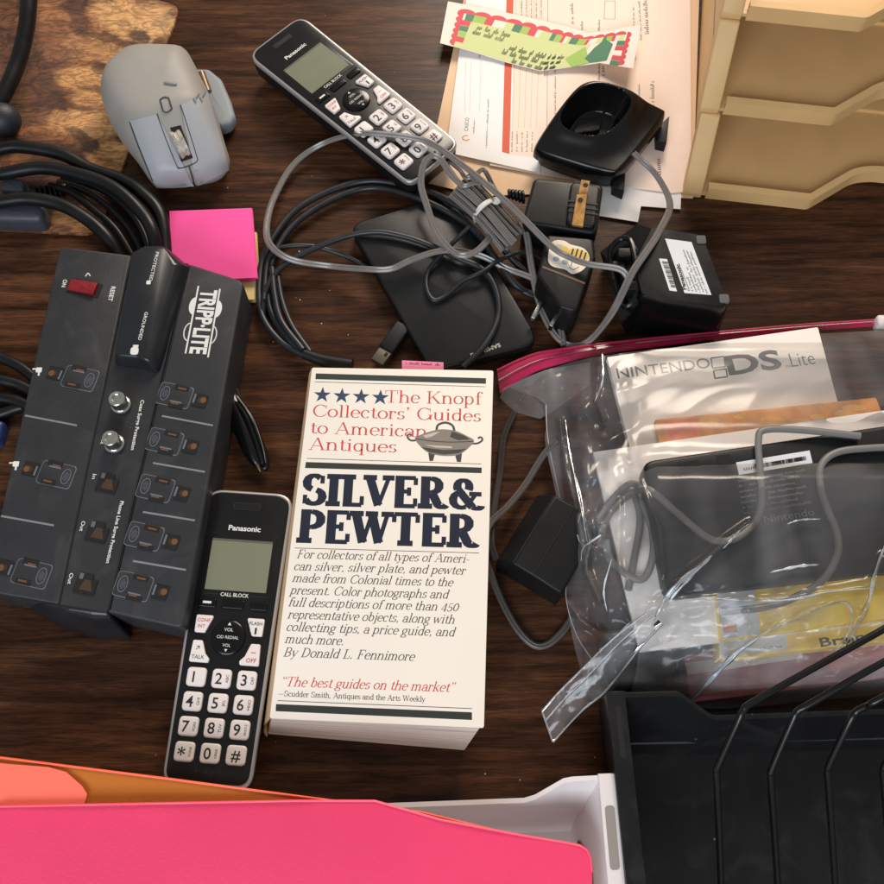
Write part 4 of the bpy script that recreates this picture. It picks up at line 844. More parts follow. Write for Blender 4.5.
for k in range(24):
    u0, u1 = .115 + .61 * k / 24, .115 + .61 * (k + 1) / 24; tpoly([(u0, .36), (u1, .36), (u1, .98), (u0, .98)], .10)
#                     # pale writing panel
g.mi = 4; tpoly([(.62, .75), (.70, .42), (.78, .95), (.70, 1.0)], .22)
g.mi = 2; tpoly([(.76, .5), (.80, .28), (.86, .45), (.86, .9), (.78, .95), (.74, .8)], .3)
g.mi = 5; rr = random.Random(8)
for row, (u0, u1) in enumerate(((.15, .27), (.14, .27), (.32, .62), (.30, .6), (.36, .6))):            # handwriting
    v = .47 + .12 * row; u = u0
    while u < u1:
        n = rr.randint(2, 6); pp = []
        for i in range(n):
            hgt = rr.choice((.03, .035, .08)); w_ = .0075; pp += [(u + i * w_, v + .03), (u + (i + .45) * w_, v - hgt), (u + (i + .75) * w_, v - hgt * .2), (u + (i + .6) * w_, v + .03)]
        g.tube([Vector(tg(*tagxy(*q_), .2)) for q_ in pp], .17, 4, 3)
        u += n * .0075 + .014
single('holiday_label_strip', 'holiday label strip with red scalloped border and green writing panel', 'label', g, [AW, AR, AG, mat('tag_pale', (206, 214, 150), .7, vary=.03), AL, mat('pencil', (92, 98, 74), .7)], P(540, 40, 5))

# ---------------------------------------------------------------- charging cradles
t = Thing('charging_cradle', 'glossy black phone charging cradle standing on the papers', 'charger', P(605, 150, 3))
CB = mat('cradle_black', (13, 13, 14), .22, spec=.4, vary=.12, vscale=50)
LC, TC, RC, BC = t.p(527, 150, 19), t.p(583, 80, 33), t.p(673, 108, 24), t.p(618, 177, 22)
n = 120; rows = []
def cz(u, v):
    zb = (1 - u) * (1 - v) * TC.z + u * (1 - v) * RC.z + u * v * BC.z + (1 - u) * v * LC.z
    ua, va = abs(u - .36) / .29, abs(v - .38) / .31; r_ = (ua ** 2.7 + va ** 2.7) ** (1 / 2.7)
    hump = 8 * math.exp(-((max(r_, 1.0) - 1.0) / .42) ** 2) * (1 - .45 * v)
    pit = 0
    if r_ < 1.02: pit = -(13 + 7 * (1 - v) - 4 * u) * min(1, max(0, (1.02 - r_) / .36)) ** .8
    e = min(u, v, 1 - u, 1 - v); edge = -4 * max(0, 1 - e / .05) ** 2
    return zb + hump + pit + edge
for i in range(n + 1):
    row = []
    for j in range(n + 1):
        u, v = j / n, i / n; uu, vv = u, v
        # round the corners of the plan
        p_ = TC * ((1 - u) * (1 - v)) + RC * (u * (1 - v)) + BC * (u * v) + LC * ((1 - u) * v)
        c_ = (TC + RC + BC + LC) / 4; du, dv_ = abs(u - .5) * 2, abs(v - .5) * 2
        k = 1 - .10 * (du * dv_) ** 4; p_ = c_ + (p_ - c_) * k
        row.append((p_.x, p_.y, cz(u, v)))
    rows.append(row)
g = G(); g.grid(rows[::-1])
per = [rows[0][j] for j in range(n)] + [rows[i][n] for i in range(n)] + [rows[n][j] for j in range(n, 0, -1)] + [rows[i][0] for i in range(n, 0, -1)]
c_ = (TC + RC + BC + LC) / 4
g.loft([[(x, y, z) for x, y, z in per], [(x, y, max(z - 5, 8)) for x, y, z in per], [(c_.x + (x - c_.x) * .93, c_.y + (y - c_.y) * .93, 6) for x, y, z in per], [(c_.x + (x - c_.x) * .9, c_.y + (y - c_.y) * .9, .5) for x, y, z in per]], False)
t.add('shell', g, CB, sharp=50)
g = G(); q = [TC * ((1 - u) * (1 - v)) + RC * (u * (1 - v)) + BC * (u * v) + LC * ((1 - u) * v) for u, v in ((.19, .34), (.40, .24), (.47, .44), (.25, .60))]
zz = cz(.33, .42) + 2.4; g.slab(rnd([(x.x, x.y) for x in q], 3), zz - 4, zz, .8); t.add('contact_pad', g, mat('contact_black', (20, 20, 20), .5, bump=1, bscale=500))
for (a, b, c, d) in (((611, 178), (624, 172), (622, 199), (611, 194)), ((654, 136), (667, 124), (664, 151), (655, 149))):
    g = G(); q = [t.p(*x, 4) for x in (a, b, c, d)]; g.slab([(x.x, x.y) for x in q], .3, 9, .5); t.add('foot', g, BLACKM)

t = Thing('charging_cradle', 'black charging cradle lying upside down with a white label', 'charger', P(665, 285, 0))
g = G(); zt_ = 40
top_ = rnd(t.q((652, 226), (703, 234), (731, 308), (664, 300), (641, 294), (633, 262), z=zt_), [4, 7, 5, 3, 3, 5], 5)
top_ = ccw(top_)
def push(f, z, dx, dy): return [(x + dx * f, y + dy * f, z) for x, y in top_]
cx, cy = sum(x for x, y in top_) / len(top_), sum(y for x, y in top_) / len(top_)
def sc_(k, z, dx=0, dy=0): return [(cx + (x - cx) * k + dx, cy + (y - cy) * k + dy, z) for x, y in top_]
g.loft([sc_(1.04, 1), sc_(1.10, 4), sc_(1.07, 18, 0, .5), sc_(1.03, 34), sc_(1.0, 38.6), sc_(.97, zt_)]); t.add('shell', g, CB, sharp=30)
g = G(); lo = [t.p(*x) for x in ((604, 262, 2), (646, 226, 2), (660, 232, 2), (660, 312, 2), (627, 334, 2))]; hi = [t.p(*x) for x in ((600, 252, 24), (637, 224, 33), (654, 229, 37), (648, 296, 37), (621, 324, 24))]
g.prism([(x.x, x.y, 1) for x in lo], hi) if area([(x.x, x.y) for x in lo]) > 0 else g.prism([(x.x, x.y, 1) for x in lo[::-1]], hi[::-1]); t.add('slope', g, CB)
g = G(); q = [t.p(*x) for x in ((610, 252, 31), (630, 240, 36), (637, 290, 37), (622, 305, 31))]; g.tube(q, 1.6, 8, 6, True); t.add('rib', g, BLACK)
for x in ((618, 268, 29), (631, 288, 35), (624, 255, 33)):
    g = G(); c = t.p(*x); g.slab(rect(c.x, c.y, 8, 6, 1.5), c.z - 6, c.z + 3.5, 1); t.add('clip', g, BLACKM)
g = G(); zl = zt_ + .15; LBL = mat('label_white', (214, 216, 220), .5)
q = t.q((665, 238.5), (691.5, 242), (711.5, 295), (684.5, 293), z=zl); g.poly(q, zl); g.poly(t.q((659, 258.5), (667, 259), (677, 291.5), (669.5, 290.5), z=zl), zl); g.mi = 1
put_sans(g, 'Panasonic', t.p(686.5, 289.5, zl), t.p(679, 264, zl), zl + .06, 2.2, .04)
for k, (l0, l1) in enumerate(((0, .42), (0, .3), (0, .5), (0, .88), (0, .88), (0, .86))):
    a, b = t.p(690 + k * 3.6, 290.5 + k * .6, zl), t.p(671.5 + k * 3.4, 243 + k * .4, zl); greek(g, a, a + (b - a) * (l1 if k else .55), 1.3, zl + .05, k)
for k in range(16):
    f = k / 16; a = t.p(662 + 9.5 * f, 262 + 26 * f, zl); b = t.p(668 + 8 * f, 262.6 + 26 * f, zl); g.line(a, b, .5 if k % 3 else .9, zl + .05)
t.add('rating_label', g, [LBL, INKB])
for px, py in ((701, 240), (724, 299)):
    g = G(); c = t.p(px, py, zt_); g.slab(rect(c.x, c.y, 5.5, 5.5, 1.2), zt_ - 1, zt_ + .8, .3); t.add('rubber_foot', g, mat('grey_rubber', (92, 90, 90), .8))

# ---------------------------------------------------------------- wall adapters
t = Thing('power_adapter', 'black wall adapter with its brass prongs pointing up', 'adapter', P(562, 205, 0)); za = 27
g = G(); g.slab(rnd(t.q((534, 177), (604, 184), (597, 234), (522, 222), z=za), 4), 1, za, 2.2, 1.5); t.add('case', g, BLACKM)
g = G(); g.slab(rnd(t.q((571, 181), (601, 186), (595, 228), (566, 223), z=za + 3), 4), za - 1, za + 3, 1.4)
for k in range(3):
    a, b = t.p(568, 201 + k * 5, za + 3), t.p(598, 205 + k * 5, za + 3); g.tube([a, b], .7, 6, 0)
t.add('prong_pad', g, BLACKM)
for cs, z0_, z1_, hole in ((((572, 224.5), (583, 226.5), (587, 194), (577, 194.5)), 4, 10, (580.5, 200)), (((578.5, 194), (587, 194.5), (590, 181), (581.5, 179.5)), 5, 9, (585.5, 185.5))):
    g = G(); q_ = [t.p(*c_, za + (z0_ if i < 2 else z1_)) for i, c_ in enumerate(cs)]; g.prism([v_ - Vector((0, 0, 1.6)) for v_ in q_], q_)
    g.mi = 1; c_ = t.p(*hole, za + z1_ - .6); g.lathe([(1.5, 0), (1.5, .5)], c_, (0, .15, 1), 12)
    t.add('prong', g, [BRASS, DARK])
g = G()
for k in range(5): c = t.p(523 - k * 3.4, 197 - k * .8, 14); g.lathe([(2.6, -1), (4.2 - k * .3, -.6), (4.2 - k * .3, .6), (2.6, 1)], c, (1, .1, 0), 16)
t.add('strain_relief', g, RUBBER)

t = Thing('power_adapter', 'black wall adapter wearing a small bee sticker', 'adapter', P(567, 275, 0)); za = 30
g = G(); q = rnd(t.q((547, 234), (594, 238), (596, 258), (577, 312), (560, 307), (537, 275), z=za), [3, 4, 4, 4, 4, 5]); g.slab(q, 1, za, 2, 1); t.add('case', g, BLACKM)
g = G(); g.tube([t.p(542.5, 267, za), t.p(585, 283.5, za)], .7, 6, 0); t.add('ridge', g, mat('copper_edge', (112, 78, 60), .5))
for a, b in (((541, 303), (532, 321)), ((557, 316), (550, 329))):
    g = G(); A, B = t.p(*a, 16), t.p(*b, 14); d = (B - A).normalized(); s_ = Vector((-d.y, d.x, 0)) * 1.1; g.slab([tuple(x[:2]) for x in (A - s_, B - s_, B + s_, A + s_)], 12, 18, .3); t.add('prong', g, STEEL)
g = G(); zs = za + .15
g.poly([(q_.x, q_.y) for q_ in cat([(*t.p(x, y, zs)[:2], 0) for x, y in ((552, 242), (563, 240.5), (571, 244.5), (584, 248.5), (589.5, 258), (584, 269), (573, 274), (565, 269.5), (552, 266), (548, 258))], 4, True)], zs)
g.mi = 1; c = t.p(578, 254.5, zs); g.poly([(c.x + x * .94 - y * -.3, c.y + y * .94 - x * .3) for x, y in ell(0, 0, 6.4, 4.0)], zs + .03)
g.mi = 2
for k in range(4):
    x = -3.6 + k * 2.6; h_ = 3.7 * math.sqrt(max(0, 1 - (x / 6.4) ** 2)); a = Vector((c.x + x * .94 - h_ * .3, c.y - x * .3 - h_ * .94)); b = Vector((c.x + x * .94 + h_ * .3, c.y - x * .3 + h_ * .94)); g.line(a, b, 1.05, zs + .06)
g.mi = 3; c2 = t.p(559, 249, zs); g.poly(ell(c2.x, c2.y, 3.6, 3.2), zs + .03)
g.mi = 4
for px in (556, 565): c3 = t.p(px, 259 + (px - 556) * .35, zs); g.poly(ell(c3.x, c3.y, 2.0, 1.7), zs + .04)
g.mi = 1; c4 = t.p(564.5, 250, zs); g.poly(ell(c4.x, c4.y, 2.4, 2.6), zs + .05)
g.mi = 2
for pl in (((569, 267), (573, 270), (579, 267)), ((572, 262), (571, 266))):
    qq = [t.p(*x, zs) for x in pl]
    for i in range(len(qq) - 1): g.line(qq[i], qq[i + 1], .4, zs + .07)
t.add('bee_sticker', g, [mat('sticker_cream', (224, 214, 196), .5), mat('bee_yellow', (222, 188, 70), .5), INKB, mat('wing_grey', (182, 186, 178), .5), mat('wing_blue', (150, 162, 172), .5)])

t = Thing('power_adapter', 'black blocky wall adapter between the book and the plastic bag', 'adapter', P(535, 560, 0))
b0 = t.p(497, 562, 20); dirv = (t.p(543, 508, 30) - t.p(512, 558, 30)); dirv.z = 0; dirv.normalize(); cr = Vector((dirv.y, -dirv.x, 0))
prof = [(0, 1), (0, 18), (9, 31), (21, 31), (38, 29), (38, 1)]; st = t.p(496, 562, 16); Lq = 44
g = G(); g.loft([[st + cr * x + Vector((0, 0, z)) - Vector((0, 0, st.z)) for x, z in prof], [st + dirv * Lq + cr * x + Vector((0, 0, z)) - Vector((0, 0, st.z)) for x, z in prof]])
o_ = t.add('case', g, BLACKM); bm_ = o_.modifiers.new('soft', 'BEVEL'); bm_.width = .0012; bm_.segments = 3; bm_.limit_method = 'ANGLE'
g = G()
for x_ in (9.2, 21): g.tube([st + cr * x_ + Vector((0, 0, 31 - st.z)) + dirv * .8, st + dirv * (Lq - .8) + cr * x_ + Vector((0, 0, 31 - st.z))], .5, 6, 0)
t.add('ridge', g, mat('ridge_grey', (30, 30, 31), .35))
t2 = t
g = G(); g.tube([t.p(*q_) for q_ in ((557, 440, 12), (543, 456, 8), (525, 485, 6), (507, 507, 10), (492, 521, 20), (486, 534, 26), (485, 556, 24), (490, 572, 14), (502.6, 603, 6), (518.5, 630.5, 4), (534, 645, 3), (548, 644, 3), (562, 632, 4), (572, 618, 4))], 1.9, 8, flat=1.2)
t.add('cord', g, mat('grey_cord', (96, 91, 88), .34))
g = G(); g.tube([t.p(*q_) for q_ in ((516, 405, 4), (513.5, 413.6, 4), (503.5, 438, 4), (500, 472, 5), (494, 509, 12), (491, 541, 18), (496, 560, 16))], 1.9, 8, flat=1.2); t.add('cord', g, mat('dark_grey_cord', (62, 58, 56), .4))

# ---------------------------------------------------------------- grey zip cord with its tied bundle
GC = mat('grey_zip_cord', (122, 116, 113), .27, vary=.06, vscale=150, spec=.8)
t = Thing('adapter_cable', 'long grey two-wire cord looping across the far handset and drive', 'cord', P(450, 220, 0))
def zc_(path, name='cord'): g_ = G(); g_.tube([t.p(*q_) for q_ in path], 2.1, 8, flat=1.25); return t.add(name, g_, GC)
zc_([(629, 279, 38), (619, 269, 40), (588, 264, 36), (569, 257, 34), (550, 245, 34), (512, 207, 34), (480, 179, 32), (457, 161, 30), (428, 142, 29), (393, 135, 28), (358, 134, 24), (322, 144, 10), (293, 165, 6), (273, 200, 8), (266.5, 229, 12), (272, 247, 14), (293, 260, 12), (330, 266, 8), (365, 269, 16), (390, 269, 19), (411, 260, 20), (435, 252, 19), (456, 250.5, 18), (482, 256, 15), (506, 268, 13), (530, 277, 9), (542, 284, 6), (553, 299, 5), (559, 320, 4), (564, 346, 4)])
zc_([(634, 153, 24), (640, 159, 24), (657, 176, 22), (670, 204, 24), (660, 230, 40), (646, 252, 45), (632, 273, 45), (613, 311, 32), (592, 338, 10), (575, 346, 4), (557, 337, 4), (541, 308, 6), (532, 270, 10), (527, 236, 16), (520, 222, 20)])
zc_([(480, 200, 26), (454, 178, 27), (441, 160, 30), (432, 156, 31), (424, 164, 30), (421, 184, 26), (427, 206, 22), (436, 231, 20), (451, 250, 22), (464, 255.5, 23), (478, 250, 23), (491, 236, 22), (497, 226, 21)])
for k in range(13):
    f = k / 12; a = (450 + 18 * f, 196 - 21 * f); b = (505 + 18.5 * f, 253 - 20 * f); jj = random.uniform(-1.5, 1.5); m1 = (477 + 16 * f + jj, 219 - 18 * f); lay = 19 + 7 * math.sin(math.pi * f) + 3.4 * (k % 2)
    g = G(); g.tube([t.p(a[0], a[1], lay - 3), t.p((a[0] + m1[0]) / 2 + 1, (a[1] + m1[1]) / 2, lay), t.p(*m1, lay + 1), t.p((b[0] + m1[0]) / 2, (b[1] + m1[1]) / 2, lay + 1), t.p(b[0] + random.uniform(-3, 1), b[1] + random.uniform(-3, 1), lay - 1)], 1.35, 8, flat=1.0); t.add('bundle_strand', g, GC)
for a, b in (((466, 178), (484, 170)), ((462, 186), (492, 186))):
    g = G(); g.tube([t.p(445, 158 + (a[1] - 178) * .6, 13), t.p(a[0] - 6, a[1] - 8, 23), t.p(a[0], a[1], 28), t.p((a[0] + b[0]) / 2, a[1] - 3, 29), t.p(b[0], b[1], 26), t.p(b[0] + 10, b[1] + 18, 22)], 1.6, 8, flat=1); t.add('bundle_strand', g, GC)
g = G(); TIE = mat('white_tie', (226, 222, 214), .5)
g.tube([t.p(*q_) for q_ in ((476, 222, 14), (475.5, 216, 24), (479, 209, 31), (486, 203, 33), (493, 200, 29), (497, 202, 24))], 1.7, 10, flat=.8); c = t.p(496, 201, 28); g.blob(c, 3, 2.4, 2.2); t.add('twist_tie', g, TIE)

# ---------------------------------------------------------------- contents of the plastic bag
def quadbox(name, label, cat_, cs, z0, z1, m_, r=1, bt=.4, extra=None, mats=None, group=None):
    q_ = [tuple(P(x, y, z1)[:2]) for x, y in cs]; c_ = Vector((sum(a[0] for a in q_) / len(q_), sum(a[1] for a in q_) / len(q_), z0))
    g_ = G(); g_.slab(rnd(q_, r, 4), z0, z1, bt)
    if extra: extra(g_, z1)
    return single(name, label, cat_, g_, [m_] + (mats or []), c_, group)
GREYL = mat('grey_logo', (78, 75, 74), .55)
def nin(g_, z):
    g_.mi = 1; z += .05; pp = lambda x, y: P(x, y, z)
    put_sans(g_, 'NINTENDO', pp(618, 378.5), pp(711, 367.5), z, 6.6, .006)
    for cs in (((711, 358), (724, 356.4), (725.5, 366.6), (712.5, 368.2)), ((713.5, 370.4), (726, 368.8), (727.5, 376.6), (715, 378.4))):
        q_ = [pp(*c) for c in cs]
        for i in range(4): g_.line(q_[i], q_[(i + 1) % 4], .8, z + .003 * i)
    put_sans(g_, 'DS', pp(729, 374.8), pp(783, 367.6), z, 12.0, .03); put_sans(g_, 'Lite', pp(792, 367), pp(816, 364), z, 9.0, -.012); put_sans(g_, 'TM', pp(786, 368), pp(791, 367.4), z, 1.6)
quadbox('instruction_booklet', 'white console manual with grey lettering inside the plastic bag', 'booklet', ((607, 357), (818, 327), (852, 455), (640, 488)), 20, 25, mat('booklet_paper', (240, 232, 224), .6, vary=.02), .8, .3, nin, [GREYL])
def org(g_, z):
    g_.mi = 1; q_ = [tuple(P(x, y, z)[:2]) for x, y in ((663, 421), (698, 417.5), (701, 442), (667, 446))]; g_.poly(q_, z + .04)
    g_.mi = 2; rr_ = random.Random(2)
    for k in range(16): x_ = rr_.uniform(705, 860); c_ = P(x_, 419.5 - (x_ - 655) * .1 + rr_.uniform(6, 22), z); g_.poly(ell(c_.x, c_.y, rr_.uniform(3, 8), rr_.uniform(1.2, 2.4)), z + .04 + .004 * k)
quadbox('game_case', 'orange illustrated case behind the black device in the bag', 'game case', ((655, 419.5), (876, 397.5), (893, 440), (664, 470)), 23, 29, mat('orange_print_card', (214, 142, 54), .45, vary=.22, vscale=110), .8, .3, org, [mat('coral_print', (224, 122, 78), .5, vary=.2, vscale=200), mat('gold_print', (224, 166, 72), .5, vary=.2, vscale=150)])
quadbox('instruction_booklet', 'plain pale booklet lying beneath the black device in the bag', 'booklet', ((593, 452), (900, 408), (940, 616), (640, 652)), 30, 33, mat('booklet_grey', (232, 226, 222), .6, vary=.03), .8, .3)
t = Thing('game_console', 'flat black device with a barcode label inside the plastic bag', 'device', P(765, 520, 33.2)); zd = 47
g = G(); g.slab(rnd(t.q((642, 461), (905, 422), (940, 566), (668, 596), z=zd), [7, 6, 6, 7]), .1, zd - 33.2, 2.2, 1.2); CON = mat('console_black', (26, 27, 29), .4, spec=.25, bump=.15, bscale=2200, vary=.12, vscale=40); t.add('case', g, CON)
g = G(); zz = zd - 33.2 + .12; A_ = t.q((736, 462.5), (809.5, 450.5), (812.5, 463), (739, 475), z=zd); g.poly(A_, zz); g.mi = 1
for k in range(46):
    f = .25 + .7 * k / 46; x, y = 737 + 74 * f, 469.5 - 12.3 * f; g.line(t.p(x, y + 2.3, zd), t.p(x - .8, y - 1.8, zd), random.choice((.35, .6, .9)), zz + .05)
greek(g, t.p(742, 471, zd), t.p(756, 468.8, zd), 2.4, zz + .05, 4); t.add('barcode_label', g, [LBL, INKB])
g = G()
for k in range(7): greek(g, t.p(738 + k, 482 + k * 5.4, zd), t.p(805 + k - 6 * (k % 3), 471 + k * 5.4 + (k % 3), zd), 1.5, zz, k + 60)
put_sans(g, 'Nintendo', t.p(765, 523, zd), t.p(815, 515, zd), zz, 4.0)
t.add('moulded_print', g, mat('dim_print', (112, 114, 118), .6))
for cs in (((677, 463), (698, 460), (702, 470), (681, 474)), ((716, 456), (730, 454), (733, 465), (719, 467))):
    g = G(); g.slab(rnd(t.q(*cs, z=zd), 1), zz - 3, zz + .1); t.add('port', g, DARK)
t = Thing('charger_cable', 'thin grey charger cord winding over the black device', 'cord', P(700, 520, 35)); GC2 = mat('pale_grey_cord', (116, 114, 112), .45)
for path in (((905, 447, 50), (870, 448, 50), (838, 452, 50), (822, 464, 50), (820, 484, 50), (827, 508, 50), (836, 530, 50), (838, 552, 50), (826, 576, 50), (806, 592, 49), (770, 606, 47), (720, 612, 46)),
             ((860, 436, 50), (800, 430, 50), (765, 430, 50), (758.5, 440, 50), (760, 470, 50), (762, 500, 50), (756, 520, 50), (740, 536, 50), (722, 541, 50), (705, 536, 50), (676, 512, 50), (650, 490, 49), (634, 492, 36), (616, 506, 35), (604, 524, 34), (600, 545, 35)),
             ((646, 490, 42), (630, 484, 36), (612, 500, 36), (598, 520, 36)), ((634, 492, 35), (640, 520, 35), (634, 560, 35), (628, 590, 35)), ((640, 500, 35), (652, 530, 36), (652, 560, 36), (640, 580, 36), (612, 562, 36), (606, 540, 36))):
    g = G(); g.tube([t.p(*q_) for q_ in path], 1.9, 10); t.add('cord', g, GC2)
YEL = mat('yellow_case', (250, 212, 76), .4, vary=.08, vscale=60)
def yl(g_, z):
    g_.mi = 1; g_.poly([tuple(P(x, y, z)[:2]) for x, y in ((714.5, 562), (752, 557), (760, 634), (722, 639))], z + .04); g_.mi = 2; g_.poly([tuple(P(x, y, z)[:2]) for x, y in ((722, 624), (736, 622.5), (737.5, 632), (724, 633.5))], z + .07)
quadbox('game_case', 'upper yellow case with a white end at the bag bottom', 'game case', ((714, 560), (960, 530), (972, 608), (722, 640)), 31, 39, YEL, 1, .5, yl, [LBL, mat('coral_mark', (204, 146, 120), .5)])
def yl2(g_, z):
    g_.mi = 1; g_.poly([tuple(P(x, y, z)[:2]) for x, y in ((717, 602), (780, 594), (788, 649.5), (720.5, 658))], z + .04); g_.mi = 2
    put_sans(g_, 'Brain', P(821, 647, z), P(866, 640.5, z), z + .05, 4.6, .02); greek(g_, P(760, 650, z), P(781, 647.6, z), 1.5, z + .08, 3)
quadbox('game_case', 'lower yellow case with dark lettering at the bag bottom', 'game case', ((716, 600), (960, 570), (972, 632), (720, 659)), 17, 30, YEL, 1, .5, yl2, [LBL, INKB])
quadbox('game_case', 'maroon case at the bottom of the stack in the bag', 'game case', ((684, 655), (960, 615), (972, 668), (690, 703)), 2, 16, mat('maroon_case', (152, 78, 92), .4, vary=.15, vscale=80), 1.5, .8, lambda g_, z: (setattr(g_, 'mi', 1), g_.poly([tuple(P(x, y, z)[:2]) for x, y in ((685, 663), (800, 648), (803, 658), (688, 675))], z + .04), setattr(g_, 'mi', 2), g_.poly([tuple(P(x, y, z)[:2]) for x, y in ((822, 652), (884, 644), (885, 662), (832, 672))], z + .05)), [mat('case_insert', (206, 200, 202), .5), mat('coral_insert', (190, 92, 88), .5)])
quadbox('game_cartridge', 'dark grey block in the lower left corner of the bag', 'device', ((604, 630), (668, 622), (678, 676), (612, 688)), 3, 26, mat('slate_case', (74, 80, 88), .35, vary=.1), 5, 4)

# ---------------------------------------------------------------- zip bag
t = Thing('zip_bag', 'clear plastic zip bag with a red seal holding manuals and games', 'bag', P(720, 520, 0))
topc = [(505, 386), (540, 372), (590, 358), (650, 350), (720, 343), (800, 335), (884, 330), (980, 322)]
botc = [(590, 700), (610, 696), (640, 688), (690, 706), (740, 708), (800, 702), (884, 694), (980, 684)]
lefc = [(505, 386), (545, 404), (545, 440), (553, 480), (561, 520), (567, 560), (567, 600), (574, 645), (590, 700)]
ZX = [500, 560, 590, 620, 660, 760, 990]; ZY = [320, 352, 380, 420, 450, 480, 580, 606, 632, 652, 680, 712]
ZZ = [[3, 4, 6, 8, 12, 14, 14], [3, 5, 12, 24, 27, 28, 28], [4, 8, 18, 28, 29, 29, 29], [4, 9, 24, 30, 33, 33, 33], [4, 10, 30, 36, 40, 42, 42], [4, 11, 34, 40, 52, 54, 54], [4, 14, 36, 42, 53, 54, 54], [4, 14, 30, 38, 46, 49, 49], [4, 14, 24, 32, 36, 44, 44], [4, 12, 22, 30, 28, 35, 35], [3, 8, 18, 28, 22, 22, 22], [3, 4, 6, 8, 10, 8, 8]]
def bz(x, y):
    i = max(0, min(len(ZX) - 2, next((k for k in range(len(ZX) - 1) if x < ZX[k + 1]), len(ZX) - 2))); j = max(0, min(len(ZY) - 2, next((k for k in range(len(ZY) - 1) if y < ZY[k + 1]), len(ZY) - 2)))
    u = max(0, min(1, (x - ZX[i]) / (ZX[i + 1] - ZX[i]))); v = max(0, min(1, (y - ZY[j]) / (ZY[j + 1] - ZY[j]))); u = u * u * (3 - 2 * u); v = v * v * (3 - 2 * v)
    return (ZZ[j][i] * (1 - u) + ZZ[j][i + 1] * u) * (1 - v) + (ZZ[j + 1][i] * (1 - u) + ZZ[j + 1][i + 1] * u) * v
def at(c_, f):
    f *= len(c_) - 1; i = min(len(c_) - 2, int(f)); f -= i; return Vector((c_[i][0] + (c_[i + 1][0] - c_[i][0]) * f, c_[i][1] + (c_[i + 1][1] - c_[i][1]) * f))
tc_, bc_, lc_ = [[(v.x, v.y) for v in cat([(*q_, 0) for q_ in c_], 6)] for c_ in (topc, botc, lefc)]
nu, nv_ = 170, 150; rows = []
RIDGE = [([Vector(q_) for q_ in pp], am, wd_) for pp, am, wd_ in ((((690, 700), (712, 672), (760, 636), (800, 615), (840, 600), (852, 600), (858, 616), (846, 640), (838, 652)), 3.2, 3.5), (((884, 556), (872, 590), (866, 612), (850, 632)), 4, 4), (((655, 620), (664, 600), (680, 580), (706, 560), (730, 538), (750, 524)), 3.4, 4), (((640, 606), (700, 600), (780, 600), (830, 592), (900, 584)), 3.5, 5),
    (((560, 420), (566, 470), (578, 520), (584, 560)), 3, 3), (((600, 350), (596, 400), (604, 420)), 4, 3), (((580, 500), (590, 540), (586, 570), (600, 600)), 4, 3), (((620, 500), (618, 560), (628, 600)), 2.5, 3), (((560, 590), (580, 620), (610, 640)), 4, 3), (((640, 480), (660, 530), (664, 575)), 2, 3))]
for i in range(nv_ + 1):
    v = i / nv_; row = []; ll = at(lc_, v); rr_ = Vector((980, 322 + 362 * v)); A0, A1, B0, B1 = at(tc_, 0), at(tc_, 1), at(bc_, 0), at(bc_, 1)
    for j in range(nu + 1):
        u = j / nu; pt = at(tc_, u) * (1 - v) + at(bc_, u) * v + ll * (1 - u) + rr_ * u - (A0 * (1 - u) * (1 - v) + A1 * u * (1 - v) + B0 * (1 - u) * v + B1 * u * v)
        z = bz(pt.x, pt.y); e = min(1, min(v, 1 - v, u) * 9)
        f1 = noise.noise((pt.x * .020 + pt.y * .034, pt.y * .012 - pt.x * .010, 1.3)); f2 = noise.noise((pt.x * .05 - pt.y * .03, pt.y * .03 + pt.x * .04, 7.7)); f3 = noise.noise((pt.x * .085 + pt.y * .02, (pt.y * .045), 3.1))
        cr_ = max(0, min(1, (650 - pt.x) / 50)); cr_ = max(cr_, max(0, min(1, (pt.y - 575) / 40)))
        z += e * (1.3 * (1 - abs(f1) * 3.0) * (.35 + 1.9 * cr_) + (1.2 * (1 - abs(f2) * 3) + .5 * f3) * cr_)
        for rp, am, wd_ in RIDGE:
            dd = min(((pt - (a_ + (b_ - a_) * max(0, min(1, (pt - a_).dot(b_ - a_) / (b_ - a_).length_squared)))).length for a_, b_ in zip(rp, rp[1:])))
            if dd < wd_ * 2.5: z += am * 1.5 * math.exp(-(dd / wd_) ** 2)
        q_ = t.p(pt.x, pt.y, max(z, 1.2)); row.append(q_)
    rows.append(row)
g = G(); g.grid(rows[::-1]); t.add('film', g, FILM, sharp=180)
g = G(); zip_t = [(497, 371, 6), (520, 360, 6), (545, 352, 6), (600, 344.5, 8), (660, 338, 10), (720, 332.5, 13), (800, 325.5, 15), (884, 320, 16), (980, 313, 16)]
ZIP = mat('magenta_seal', (172, 36, 72), .3, vary=.12, vscale=60)
up_ = cat([t.p(x, y, z) for x, y, z in zip_t], 8); dn_ = cat([t.p(x + dx, y + dy, z - 1) for (x, y, z), (dx, dy) in zip(zip_t, ((3, 22), (2, 19), (1, 16), (0, 10), (0, 8), (0, 6), (0, 6), (0, 5), (0, 5)))], 8)
md_ = [(a + b) / 2 + Vector((0, 0, 1.4)) for a, b in zip(up_, dn_)]
g.grid([dn_, md_, up_]); g.grid([[q_ - Vector((0, 0, .8)) for q_ in r_] for r_ in (up_, md_, dn_)]); g.tube(md_, .7, 8, 0)
t.add('zip_seal', g, film_mat('seal_film', .62, tint=(200, 44, 92), gloss=.5))
g = G(); g.tube([q_ + Vector((0, 0, .4)) for q_ in up_], .8, 8, 0); t.add('zip_track', g, ZIP)
